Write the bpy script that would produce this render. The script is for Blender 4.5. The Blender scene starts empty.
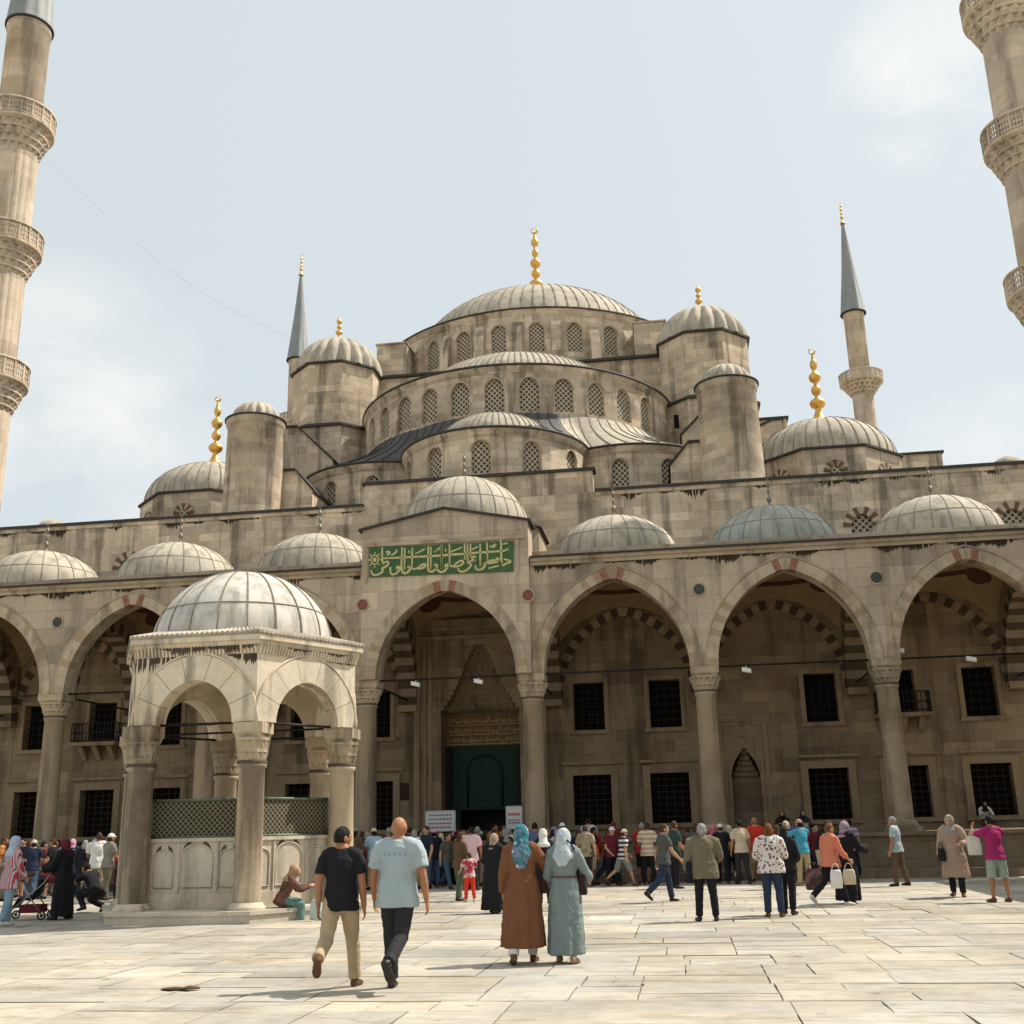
import bpy, bmesh, math, random
from mathutils import Vector, Matrix
from math import sin, cos, pi, sqrt, radians as R_, atan2, acos, asin
rnd = random.Random(7)
scene = bpy.context.scene
COL = scene.collection
# ------------------------------------------------------------------ mesh builder
class MB:
    def __init__(s): s.v=[]; s.f=[]; s.uv=[]; s.mi=[]; s.sm=[]
    def face(s, pts, uv=None, mi=0, smooth=False):
        pts=[Vector(p) for p in pts]
        n=len(s.v); s.v+=pts; s.f.append(tuple(range(n,n+len(pts))))
        if uv is None:
            nn=Vector((0,0,0))
            for i in range(len(pts)):
                a,b=pts[i],pts[(i+1)%len(pts)]
                nn+=a.cross(b)
            if nn.length<1e-12: nn=Vector((0,0,1))
            nn.normalize()
            if abs(nn.z)>.8: uv=[(p.x,p.y) for p in pts]
            else:
                t=Vector((-nn.y,nn.x,0)).normalized(); up=nn.cross(t)
                uv=[(p.dot(t),p.z/max(.35,abs(up.z))) for p in pts]
        s.uv.append(uv); s.mi.append(mi); s.sm.append(smooth)
    def box(s, x0,x1,y0,y1,z0,z1, mi=0):
        p=lambda a,b,c:(a,b,c)
        s.face([p(x0,y0,z0),p(x1,y0,z0),p(x1,y0,z1),p(x0,y0,z1)],mi=mi)
        s.face([p(x1,y1,z0),p(x0,y1,z0),p(x0,y1,z1),p(x1,y1,z1)],mi=mi)
        s.face([p(x0,y1,z0),p(x0,y0,z0),p(x0,y0,z1),p(x0,y1,z1)],mi=mi)
        s.face([p(x1,y0,z0),p(x1,y1,z0),p(x1,y1,z1),p(x1,y0,z1)],mi=mi)
        s.face([p(x0,y0,z1),p(x1,y0,z1),p(x1,y1,z1),p(x0,y1,z1)],mi=mi)
        s.face([p(x0,y1,z0),p(x1,y1,z0),p(x1,y0,z0),p(x0,y0,z0)],mi=mi)
    def hexa(s, c, mi=0):      # 8 corners: bottom 0-3 ccw, top 4-7
        for q in ((0,3,2,1),(4,5,6,7),(0,1,5,4),(1,2,6,5),(2,3,7,6),(3,0,4,7)):
            s.face([c[i] for i in q],mi=mi)
    def prism(s, poly, z0, z1, mi=0, top=True, bot=True):
        n=len(poly)
        for i in range(n):
            a=poly[i]; b=poly[(i+1)%n]
            s.face([(a[0],a[1],z0),(b[0],b[1],z0),(b[0],b[1],z1),(a[0],a[1],z1)],mi=mi)
        if top: s.face([(p[0],p[1],z1) for p in poly],mi=mi)
        if bot: s.face([(p[0],p[1],z0) for p in reversed(poly)],mi=mi)
    def lathe(s, prof, n, c=(0,0), a0=0, a1=2*pi, smooth=True, mod=None, mi=0, uscale=None):
        cx,cy=c
        R=uscale or max(p[0] for p in prof) or 1
        acc=[0]
        for i in range(1,len(prof)): acc.append(acc[-1]+sqrt((prof[i][0]-prof[i-1][0])**2+(prof[i][1]-prof[i-1][1])**2))
        def P(i,j):
            a=a0+(a1-a0)*j/n; r,z=prof[i]
            if mod: r=r*mod(a,i/(len(prof)-1))
            return (cx+r*cos(a),cy+r*sin(a),z)
        vert = abs(prof[-1][1]-prof[0][1])>.3
        for i in range(len(prof)-1):
            v0=prof[i][1] if vert else acc[i]; v1=prof[i+1][1] if vert else acc[i+1]
            for j in range(n):
                u0=(a0+(a1-a0)*j/n)*R; u1=(a0+(a1-a0)*(j+1)/n)*R
                q=[P(i,j),P(i,j+1),P(i+1,j+1),P(i+1,j)]; w=[(u0,v0),(u1,v0),(u1,v1),(u0,v1)]
                if prof[i][0]<1e-6: q=[q[0],q[2],q[3]]; w=[w[0],w[2],w[3]]
                elif prof[i+1][0]<1e-6: q=q[:3]; w=w[:3]
                s.face(q,w,mi,smooth)
    def tube(s, pts, rads, n=10, ref=(1,0,0), mi=0, smooth=True, caps=True, closed=False):
        pts=[Vector(p) for p in pts]; ref=Vector(ref); rings=[]
        m=len(pts)
        for i,p in enumerate(pts):
            if closed: t=pts[(i+1)%m]-pts[i-1]
            else: t=pts[min(i+1,m-1)]-pts[max(i-1,0)]
            if t.length<1e-9: t=Vector((0,0,1))
            t.normalize()
            a=ref-t*ref.dot(t)
            if a.length<.15:
                a=Vector((0,1,.01)) if abs(t.y)<.8 else Vector((0,0,1)); a=a-t*a.dot(t)
            a.normalize(); b=t.cross(a)
            r=rads[i] if isinstance(rads,(list,tuple)) else rads
            rx,ry=r if isinstance(r,tuple) else (r,r)
            rings.append([p+a*(rx*cos(2*pi*k/n))+b*(ry*sin(2*pi*k/n)) for k in range(n)])
        acc=0
        for i in range(m if closed else m-1):
            A=rings[i];B=rings[(i+1)%m]; L=(pts[(i+1)%m]-pts[i]).length
            for k in range(n):
                s.face([A[k],A[(k+1)%n],B[(k+1)%n],B[k]],[(k/n,acc),((k+1)/n,acc),((k+1)/n,acc+L),(k/n,acc+L)],mi,smooth)
            acc+=L
        if caps and not closed:
            s.face(list(reversed(rings[0])),mi=mi); s.face(rings[-1],mi=mi)
    def sphere(s, c, r, n=12, m=8, mi=0, fn=None):
        c=Vector(c); rx,ry,rz=r if isinstance(r,tuple) else (r,r,r)
        def P(i,j):
            t=pi*i/m; a=2*pi*j/n; d=Vector((sin(t)*cos(a),sin(t)*sin(a),cos(t)))
            k=fn(d) if fn else 1
            return c+Vector((d.x*rx*k,d.y*ry*k,d.z*rz*k))
        for i in range(m):
            for j in range(n):
                q=[P(i,j),P(i+1,j),P(i+1,j+1),P(i,j+1)]
                if i==0: q=[q[0],q[1],q[2]]
                elif i==m-1: q=[q[0],q[1],q[3]]
                s.face(q,[(0,0)]*len(q),mi,True)
    def mesh(s, name, mats, merge=True):
        me=bpy.data.meshes.new(name)
        me.from_pydata([tuple(v) for v in s.v],[],s.f)
        ul=me.uv_layers.new(name='UVMap').data
        flat=[c for f in s.uv for p in f for c in p]
        ul.foreach_set('uv',flat)
        for m in (mats if isinstance(mats,(list,tuple)) else [mats]): me.materials.append(m)
        me.polygons.foreach_set('material_index',s.mi)
        me.polygons.foreach_set('use_smooth',s.sm)
        if merge:
            bm=bmesh.new(); bm.from_mesh(me)
            bmesh.ops.remove_doubles(bm,verts=bm.verts,dist=.0004)
            bmesh.ops.recalc_face_normals(bm,faces=bm.faces)
            bm.to_mesh(me); bm.free()
        me.update()
        return me
# ------------------------------------------------------------------ objects
def thing(name,label,cat,loc=(0,0,0),rz=0,group=None,kind=None):
    o=bpy.data.objects.new(name,None); COL.objects.link(o); o.location=loc; o.rotation_euler=(0,0,rz)
    o.empty_display_size=.3
    tag(o,label,cat,group,kind); return o
def tag(o,label=None,cat=None,group=None,kind=None):
    if label: o['label']=label
    if cat: o['category']=cat
    if group: o['group']=group
    if kind: o['kind']=kind
    return o
def part(name,mb,mat,parent=None,loc=(0,0,0),local=False,rz=0,label=None):
    """world-space mesh (optionally about loc) parented to a thing; local=True: coordinates already relative to the parent"""
    me=mb if isinstance(mb,bpy.types.Mesh) else mb.mesh(name,mat)
    o=bpy.data.objects.new(name,me); COL.objects.link(o)
    o.location=loc; o.rotation_euler=(0,0,rz)
    if parent is not None:
        o.parent=parent
        if not local:
            o.matrix_parent_inverse=Matrix.Translation(-world_loc(parent))
    if label: o['label']=label
    return o
def world_loc(o):
    m=Matrix.Translation(o.location)@o.rotation_euler.to_matrix().to_4x4()
    q=o
    while q.parent is not None:
        m=q.matrix_parent_inverse@m
        q=q.parent
        m=Matrix.Translation(q.location)@q.rotation_euler.to_matrix().to_4x4()@m
    return m.translation
# ------------------------------------------------------------------ materials
def newmat(name):
    m=bpy.data.materials.new(name); m.use_nodes=True
    nt=m.node_tree; b=nt.nodes['Principled BSDF']; return m,nt,b
def N(nt,t,**k):
    n=nt.nodes.new(t)
    for a,v in k.items():
        if a in n.inputs: n.inputs[a].default_value=v
        else: setattr(n,a,v)
    return n
def ramp(nt,src,p):
    r=nt.nodes.new('ShaderNodeValToRGB'); nt.links.new(src,r.inputs[0])
    e=r.color_ramp.elements
    while len(e)<len(p): e.new(.5)
    for i,(x,c) in enumerate(p):
        e[i].position=x; e[i].color=(c,c,c,1) if isinstance(c,(int,float)) else (*c,1)
    return r.outputs[0]
def mul(nt,a,b,fac=1,mode='MULTIPLY'):
    m=nt.nodes.new('ShaderNodeMix'); m.data_type='RGBA'; m.blend_type=mode
    if isinstance(fac,(int,float)): m.inputs[0].default_value=fac
    else: nt.links.new(fac,m.inputs[0])
    for s,i in ((a,6),(b,7)):
        if isinstance(s,tuple): m.inputs[i].default_value=(*s,1)
        else: nt.links.new(s,m.inputs[i])
    return m.outputs[2]
def ocoord(nt,scale=(1,1,1)):
    tc=nt.nodes.new('ShaderNodeTexCoord'); oi=nt.nodes.new('ShaderNodeObjectInfo')
    mp=nt.nodes.new('ShaderNodeMapping'); mp.inputs['Scale'].default_value=scale
    ad=nt.nodes.new('ShaderNodeVectorMath'); ad.operation='MULTIPLY_ADD'
    cb=nt.nodes.new('ShaderNodeCombineXYZ')
    for i in range(3): nt.links.new(oi.outputs['Random'],cb.inputs[i])
    ad.inputs[1].default_value=(37,53,71)
    nt.links.new(cb.outputs[0],ad.inputs[0]); nt.links.new(tc.outputs['Object'],ad.inputs[2])
    nt.links.new(ad.outputs[0],mp.inputs[0]); return mp.outputs[0]
def noise(nt,vec,scale,detail=5,rough=.6):
    n=N(nt,'ShaderNodeTexNoise',Scale=scale,Detail=detail,Roughness=rough); nt.links.new(vec,n.inputs['Vector']); return n.outputs['Fac']
def bump(nt,b,h,strength=.3,dist=.02):
    u=N(nt,'ShaderNodeBump',Strength=strength,Distance=dist); nt.links.new(h,u.inputs['Height']); nt.links.new(u.outputs[0],b.inputs['Normal'])
def stone(name,base,var=.1,bw=.95,bh=.42,mort=.72,stain=.55,rough=.9,brick=True,tint=(1.0,.89,.79),msize=.012):
    m,nt,b=newmat(name)
    o=ocoord(nt)
    c1=tuple(x*(1+var) for x in base); c2=tuple(x*(1-var) for x in base)
    if brick:
        uv=nt.nodes.new('ShaderNodeTexCoord')
        br=nt.nodes.new('ShaderNodeTexBrick'); br.inputs['Scale'].default_value=1
        br.inputs['Color1'].default_value=(*c1,1); br.inputs['Color2'].default_value=(*c2,1)
        br.inputs['Mortar'].default_value=(*[x*mort for x in base],1)
        br.inputs['Mortar Size'].default_value=msize; br.inputs['Mortar Smooth'].default_value=.4
        br.inputs['Brick Width'].default_value=bw; br.inputs['Row Height'].default_value=bh
        br.offset_frequency=2; br.squash=.72; br.squash_frequency=3
        # wobble the coursing a little
        nv=N(nt,'ShaderNodeTexNoise',Scale=.6,Detail=2); nt.links.new(o,nv.inputs['Vector'])
        ma=nt.nodes.new('ShaderNodeVectorMath'); ma.operation='MULTIPLY_ADD'; ma.inputs[1].default_value=(.05,.04,0)
        nt.links.new(nv.outputs['Color'],ma.inputs[0]); nt.links.new(uv.outputs['UV'],ma.inputs[2])
        nt.links.new(ma.outputs[0],br.inputs['Vector'])
        col=br.outputs['Color']
        # second coarser block tone
        b2=nt.nodes.new('ShaderNodeTexBrick'); b2.inputs['Scale'].default_value=1
        b2.inputs['Color1'].default_value=(1.12,1.10,1.07,1); b2.inputs['Color2'].default_value=(.78,.765,.75,1); b2.inputs['Mortar'].default_value=(1,1,1,1)
        b2.inputs['Mortar Size'].default_value=0; b2.inputs['Brick Width'].default_value=bw*2.3; b2.inputs['Row Height'].default_value=bh*2
        nt.links.new(ma.outputs[0],b2.inputs['Vector'])
        col=mul(nt,col,b2.outputs['Color'],1.0)
    else:
        rgb=nt.nodes.new('ShaderNodeRGB'); rgb.outputs[0].default_value=(*base,1); col=rgb.outputs[0]
    n1=noise(nt,o,.45,6,.65); col=mul(nt,col,ramp(nt,n1,[(.3,.52),(.5,1.0),(.72,1.2)]),stain)
    st=ocoord(nt,(1.6,1.6,.16)); n2=noise(nt,st,1,5,.6); col=mul(nt,col,ramp(nt,n2,[(.37,.25),(.48,1.0)]),stain*.75)
    n4=noise(nt,o,1.3,4,.6); col=mul(nt,col,tint,ramp(nt,n4,[(.45,0.),(.75,.8)]))
    n3=noise(nt,o,9,6,.7); col=mul(nt,col,ramp(nt,n3,[(.25,.72),(.6,1.08)]),.5)
    nt.links.new(col,b.inputs['Base Color']); b.inputs['Roughness'].default_value=rough
    b.inputs['Specular IOR Level'].default_value=.25
    if brick:
        h=mul(nt,br.outputs['Fac'],(0,0,0),.0); inv=nt.nodes.new('ShaderNodeMath'); inv.operation='SUBTRACT'; inv.inputs[0].default_value=1; nt.links.new(br.outputs['Fac'],inv.inputs[1])
        ad=nt.nodes.new('ShaderNodeMath'); ad.operation='MULTIPLY_ADD'; nt.links.new(n3,ad.inputs[0]); ad.inputs[1].default_value=.6; nt.links.new(inv.outputs[0],ad.inputs[2])
        bump(nt,b,ad.outputs[0],.45,.02)
    else: bump(nt,b,n3,.35,.02)
    return m
def lead(name,base,streak=.6,rough=.8,metal=.0):
    m,nt,b=newmat(name); o=ocoord(nt)
    rgb=nt.nodes.new('ShaderNodeRGB'); rgb.outputs[0].default_value=(*base,1); col=rgb.outputs[0]
    n1=noise(nt,o,.9,6,.65); col=mul(nt,col,ramp(nt,n1,[(.3,.66),(.55,1.0),(.75,1.15)]),streak)
    st=ocoord(nt,(3,3,.35)); n2=noise(nt,st,1,5,.65); col=mul(nt,col,ramp(nt,n2,[(.33,.55),(.55,1.05)]),streak)
    n4=noise(nt,o,2.2,4,.6); col=mul(nt,col,(1.0,.88,.7),ramp(nt,n4,[(.5,0.),(.8,.8)]))
    nt.links.new(col,b.inputs['Base Color']); b.inputs['Roughness'].default_value=rough; b.inputs['Metallic'].default_value=metal
    bump(nt,b,noise(nt,o,7,4,.6),.25,.02); return m
def plain(name,c,rough=.7,metal=0,spec=.3,nz=.0,nscale=8):
    m,nt,b=newmat(name)
    if nz:
        o=ocoord(nt); n=noise(nt,o,nscale,5,.6); rgb=nt.nodes.new('ShaderNodeRGB'); rgb.outputs[0].default_value=(*c,1)
        nt.links.new(mul(nt,rgb.outputs[0],ramp(nt,n,[(.3,1-nz),(.7,1+nz*.6)])),b.inputs['Base Color']); bump(nt,b,n,.2,.01)
    else: b.inputs['Base Color'].default_value=(*c,1)
    b.inputs['Roughness'].default_value=rough; b.inputs['Metallic'].default_value=metal; b.inputs['Specular IOR Level'].default_value=spec
    return m
def lattice(name,light,dark,sc=5.0,hole=.30):
    """pierced plaster window grille: round holes in staggered rows, on UV in metres"""
    m,nt,b=newmat(name); uv=nt.nodes.new('ShaderNodeTexCoord')
    mp=nt.nodes.new('ShaderNodeMapping'); mp.inputs['Scale'].default_value=(sc,sc,sc); nt.links.new(uv.outputs['UV'],mp.inputs[0])
    d=[]
    for off in ((0,0,0),(.5,.5,0)):
        a=nt.nodes.new('ShaderNodeVectorMath'); a.operation='ADD'; a.inputs[1].default_value=off; nt.links.new(mp.outputs[0],a.inputs[0])
        f=nt.nodes.new('ShaderNodeVectorMath'); f.operation='FRACTION'; nt.links.new(a.outputs[0],f.inputs[0])
        s_=nt.nodes.new('ShaderNodeVectorMath'); s_.operation='SUBTRACT'; s_.inputs[1].default_value=(.5,.5,0); nt.links.new(f.outputs[0],s_.inputs[0])
        mm=nt.nodes.new('ShaderNodeVectorMath'); mm.operation='MULTIPLY'; mm.inputs[1].default_value=(1,1,0); nt.links.new(s_.outputs[0],mm.inputs[0])
        l=nt.nodes.new('ShaderNodeVectorMath'); l.operation='LENGTH'; nt.links.new(mm.outputs[0],l.inputs[0]); d.append(l.outputs['Value'])
    mn=nt.nodes.new('ShaderNodeMath'); mn.operation='MINIMUM'; nt.links.new(d[0],mn.inputs[0]); nt.links.new(d[1],mn.inputs[1])
    r=ramp(nt,mn.outputs[0],[(hole-.04,0.),(hole+.04,1.)])
    nt.links.new(mul(nt,dark,light,r,'MIX'),b.inputs['Base Color']); bump(nt,b,r,.8,.05); b.inputs['Roughness'].default_value=.85
    return m
def slabmat(name):
    m,nt,b=newmat(name); o=ocoord(nt)
    at=nt.nodes.new('ShaderNodeVertexColor'); at.layer_name='tone'
    n1=noise(nt,o,.5,5,.6); n2=noise(nt,o,5,6,.7); n3=noise(nt,ocoord(nt,(.7,2.6,1)),1.4,6,.7)
    col=mul(nt,(.47,.43,.355),at.outputs['Color'])
    col=mul(nt,col,ramp(nt,n1,[(.3,.74),(.6,1.05)]))
    n6=noise(nt,ocoord(nt,(.9,.5,1)),2.3,4,.6); col=mul(nt,col,(.86,.88,.9),ramp(nt,n6,[(.5,0.),(.66,.9)]))
    col=mul(nt,col,ramp(nt,n2,[(.28,.7),(.5,1.0),(.8,1.06)]),.55)
    col=mul(nt,col,(.74,.685,.60),ramp(nt,n3,[(.50,0.),(.64,.95)]))
    vn=nt.nodes.new('ShaderNodeTexVoronoi'); vn.inputs['Scale'].default_value=1.1; nt.links.new(o,vn.inputs['Vector']); col=mul(nt,col,(.62,.55,.46),ramp(nt,vn.outputs['Distance'],[(.05,.55),(.16,0.)]))
    nw=noise(nt,ocoord(nt,(.5,1.6,1)),3.1,8,.75); col=mul(nt,col,(.78,.76,.74),ramp(nt,nw,[(.47,0.),(.5,.55),(.53,0.)]))
    n5=noise(nt,o,1.9,3,.5); col=mul(nt,col,(.45,.38,.31),ramp(nt,n5,[(.70,0.),(.76,.6)]))
    nt.links.new(col,b.inputs['Base Color']); b.inputs['Roughness'].default_value=.62; b.inputs['Specular IOR Level'].default_value=.3
    ad=nt.nodes.new('ShaderNodeMath'); ad.operation='ADD'; nt.links.new(n2,ad.inputs[0]); nt.links.new(n3,ad.inputs[1])
    bump(nt,b,ad.outputs[0],.35,.012); return m
M={}
M['wall']=stone('limestone_ashlar',(.32,.26,.18),var=.13)
M['hall']=stone('hall_ashlar_shaded',(.315,.243,.158),var=.17,bw=.85,bh=.42,stain=.7,mort=.8)  # darker copy of the upper wall's stone, with portico shade in its colour
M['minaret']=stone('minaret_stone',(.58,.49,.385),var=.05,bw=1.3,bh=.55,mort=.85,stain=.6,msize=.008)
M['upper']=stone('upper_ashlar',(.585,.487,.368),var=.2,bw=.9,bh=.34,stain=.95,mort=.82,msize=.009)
M['face']=stone('arcade_marble_face',(.495,.408,.308),var=.14,bw=1.5,bh=.62,mort=.8,stain=.6,tint=(1,.9,.84))
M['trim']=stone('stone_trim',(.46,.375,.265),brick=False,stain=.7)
M['itrim']=stone('portico_trim_shaded',(.33,.25,.155),brick=False,stain=.6)  # trim stone darkened for inside the portico; the shade is in the colour
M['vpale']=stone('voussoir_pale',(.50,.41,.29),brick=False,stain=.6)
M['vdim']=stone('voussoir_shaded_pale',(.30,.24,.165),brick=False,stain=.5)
M['vwarm']=stone('voussoir_warm',(.40,.29,.19),brick=False,stain=.5)
M['vdark']=stone('voussoir_dark',(.10,.072,.048),brick=False,stain=.4)
M['vbrown']=stone('voussoir_brown',(.17,.10,.06),brick=False,stain=.4)
M['vred']=plain('voussoir_red',(.30,.14,.085),.85,nz=.4)
M['column']=stone('column_marble',(.36,.285,.195),brick=False,stain=.8)
M['capital']=stone('capital_marble',(.45,.365,.255),brick=False,stain=.9)
M['edge']=plain('lead_edge',(.055,.05,.043),.7,.1,nz=.3)
M['lead']=lead('lead_sheet',(.47,.415,.325),.8)
M['leadb']=lead('lead_sheet_bluish',(.37,.38,.33),.7)
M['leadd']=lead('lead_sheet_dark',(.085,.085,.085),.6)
M['seam']=plain('lead_seam',(.27,.235,.18),.8,.0,nz=.3)
M['cone']=lead('spire_lead',(.27,.285,.285),.4)
M['gold']=plain('gilded_copper',(.78,.47,.13),.42,.9,nz=.25)
M['bronze']=plain('weathered_bronze',(.22,.2,.15),.5,.6)
M['glass']=plain('dark_pane',(.006,.006,.006),.7,0,.08)
M['iron']=plain('black_iron',(.018,.016,.014),.6,.3)
M['rust']=plain('brown_iron',(.045,.024,.012),.7,.2)
M['lat']=lattice('plaster_lattice',(.46,.385,.28),(.055,.046,.036),sc=4.0,hole=.235)
M['plaster']=plain('vault_plaster',(.36,.25,.125),.9,nz=.2,nscale=2)
M['medred']=plain('vault_medallion_red',(.13,.045,.03),.9,nz=.3)
M['porph']=plain('red_porphyry',(.23,.07,.05),.5,nz=.3)
M['serp']=plain('dark_serpentine',(.055,.06,.055),.5,nz=.3)
M['green']=plain('green_panel',(.055,.125,.045),.6,nz=.35)
M['letter']=plain('gilt_lettering',(.60,.52,.25),.5,.1,nz=.2)
M['door']=plain('green_door',(.003,.032,.018),.6,nz=.3)
M['dooredge']=plain('green_door_moulding',(.003,.018,.012),.6)
M['panel']=plain('bronze_inscription_ground',(.17,.09,.03),.6,nz=.3)
M['wfmarble']=stone('fountain_marble',(.68,.59,.455),brick=False,stain=.85)
M['wfcol']=stone('fountain_column',(.46,.375,.27),brick=False,stain=1.0)
M['wfpanel']=stone('fountain_basin',(.58,.52,.42),brick=False,stain=.6)
M['wfcap']=stone('fountain_capital',(.47,.38,.265),brick=False,stain=1.1)
M['joint']=plain('joint_grime',(.10,.075,.05),.9)
M['fgrille']=lattice('fountain_bronze_grille',(.17,.14,.085),(.012,.018,.013),sc=9,hole=.25)
M['patina']=plain('green_patina',(.14,.19,.13),.6,.3,nz=.4)
M['slab']=slabmat('courtyard_slab')
M['bed']=plain('slab_joint',(.22,.18,.13),.95,nz=.4)
M['earth']=plain('far_ground',(.36,.32,.25),.95,nz=.2,nscale=.2)
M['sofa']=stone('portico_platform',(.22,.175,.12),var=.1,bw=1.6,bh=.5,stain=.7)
M['white']=plain('white_board',(.5,.5,.49),.6)
M['boardline']=plain('board_print_blue',(.12,.13,.2),.7)
M['boardred']=plain('board_print_red',(.42,.08,.08),.7)
M['lamp']=plain('floodlight_shell',(.75,.74,.7),.5)
# ------------------------------------------------------------------ arches and walls
def arch_curve(w,rise,n=12):
    """pointed two-centred arch from -w to w, [(x,z)], z from 0"""
    if rise<=w*1.001:
        return [(w*cos(pi-pi*i/(2*n)),rise*sin(pi-pi*i/(2*n))) for i in range(2*n+1)]
    R=(w*w+rise*rise)/(2*w); t1=asin(min(1,rise/R)); L=[]
    for i in range(n+1):
        t=t1*i/n; L.append((-(R*cos(t)-(R-w)),R*sin(t)))
    return L+[(-x,z) for x,z in reversed(L[:-1])]
def op(c,w,sill,spring,rise=0,**k):
    return dict(c=c,w=w,sill=sill,spring=spring,rise=rise,**k)
def wall(mb,fm,s0,s1,z0,z1,ops,depth,ds=1.0,mi=0,rmi=None,top=None):
    rmi=mi if rmi is None else rmi
    Q=lambda pts,m=mi,uv=None:mb.face([fm(*p) for p in pts],uv or [(p[0],p[1]) for p in pts],m)
    ops=sorted(ops,key=lambda o:o['c']); x=s0
    def solid(a,b):
        if b-a<1e-6: return
        k=max(1,int(math.ceil((b-a)/ds)))
        for i in range(k):
            p=a+(b-a)*i/k;q=a+(b-a)*(i+1)/k
            Q([(p,z0,0),(q,z0,0),(q,z1,0),(p,z1,0)])
    for o in ops:
        a,b=o['c']-o['w'],o['c']+o['w']
        solid(x,a); x=b
        if o['rise']>0: cur=[(o['c']+p,o['spring']+z) for p,z in arch_curve(o['w'],o['rise'])]
        else:
            k=max(1,int(math.ceil(2*o['w']/ds))); cur=[(a+(b-a)*i/k,o['spring']) for i in range(k+1)]
        for (p,zp),(q,zq) in zip(cur,cur[1:]):
            if o['sill']>z0+1e-4: Q([(p,z0,0),(q,z0,0),(q,o['sill'],0),(p,o['sill'],0)])
            if max(zp,zq)<z1-1e-4: Q([(p,zp,0),(q,zq,0),(q,z1,0),(p,z1,0)])
            if not o.get('nosoff'): Q([(p,zp,0),(p,zp,depth),(q,zq,depth),(q,zq,0)],rmi,[(0,p),(depth,p),(depth,q),(0,q)])
            if o['sill']>z0+1e-4 and not o.get('nosill'): Q([(p,o['sill'],0),(q,o['sill'],0),(q,o['sill'],depth),(p,o['sill'],depth)],rmi,[(p,0),(q,0),(q,depth),(p,depth)])
        if o['spring']>o['sill']+1e-4:
            for e in (a,b): Q([(e,o['sill'],0),(e,o['sill'],depth),(e,o['spring'],depth),(e,o['spring'],0)],rmi,[(0,o['sill']),(depth,o['sill']),(depth,o['spring']),(0,o['spring'])])
    solid(x,s1)
def pane(mb,fm,o,d,mi=0,shrink=0):
    w=o['w']-shrink
    cur=[(o['c']+p,o['spring']+z) for p,z in arch_curve(w,o['rise']-shrink)] if o['rise']>0 else [(o['c']-w,o['spring']),(o['c']+w,o['spring'])]
    for (p,zp),(q,zq) in zip(cur,cur[1:]):
        mb.face([fm(p,o['sill'],d),fm(q,o['sill'],d),fm(q,zq,d),fm(p,zp,d)],[(p,o['sill']),(q,o['sill']),(q,zq),(p,zp)],mi)
def voussoirs(mb,fm,c,w,spring,rise,th,d0,d1,n,pick,inner=.006,gap=.0,sub=1):
    cur=arch_curve(w,rise,24); acc=[0]
    for a,b in zip(cur,cur[1:]): acc.append(acc[-1]+sqrt((a[0]-b[0])**2+(a[1]-b[1])**2))
    T=acc[-1]
    def at(t):
        t=min(max(t,0),T)
        for i in range(len(cur)-1):
            if acc[i+1]>=t-1e-9:
                f=(t-acc[i])/(acc[i+1]-acc[i]); a,b=cur[i],cur[i+1]
                x,z=a[0]+(b[0]-a[0])*f,a[1]+(b[1]-a[1])*f
                tx,tz=b[0]-a[0],b[1]-a[1]; l=sqrt(tx*tx+tz*tz); nx,nz=-tz/l,tx/l
                if abs(x)<.001: nx,nz=0,1
                return x,z,nx,nz
        return cur[-1][0],cur[-1][1],1,0
    for kk in range(n*sub):
        k=kk//sub; t0=T*kk/(n*sub)+(gap/2 if kk%sub==0 else 0); t1=T*(kk+1)/(n*sub)-(gap/2 if kk%sub==sub-1 else 0); P=[]
        for t in (t0,t1):
            x,z,nx,nz=at(t)
            if nz<0: nz=0
            P.append(((c+x-nx*inner,spring+z-nz*inner),(c+x+nx*th,spring+z+nz*th)))
        (a,b),(e,f)=P
        cs=[fm(*a,d0),fm(*e,d0),fm(*e,d1),fm(*a,d1),fm(*b,d0),fm(*f,d0),fm(*f,d1),fm(*b,d1)]
        mb.hexa(cs,pick(k,n))
def flat_map(Y): return lambda s,z,d:(s,Y+d,z)
def xmap(X): return lambda s,z,d:(X+d,s,z)
def cyl_map(cx,cy,R): return lambda s,z,d:(cx+(R-d)*sin(s/R),cy-(R-d)*cos(s/R),z)
def seg_map(ax,ay,bx,by):
    L=sqrt((bx-ax)**2+(by-ay)**2); tx,ty=(bx-ax)/L,(by-ay)/L
    return (lambda s,z,d:(ax+tx*s-ty*d,ay+ty*s+tx*d,z)),L      # d goes to the left of a->b
def dome_prof(r,h,z,n=14,lip=0):
    P=[(r*cos(pi/2*i/n),z+h*sin(pi/2*i/n)) for i in range(n)]+[(0,z+h)]
    return P
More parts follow.
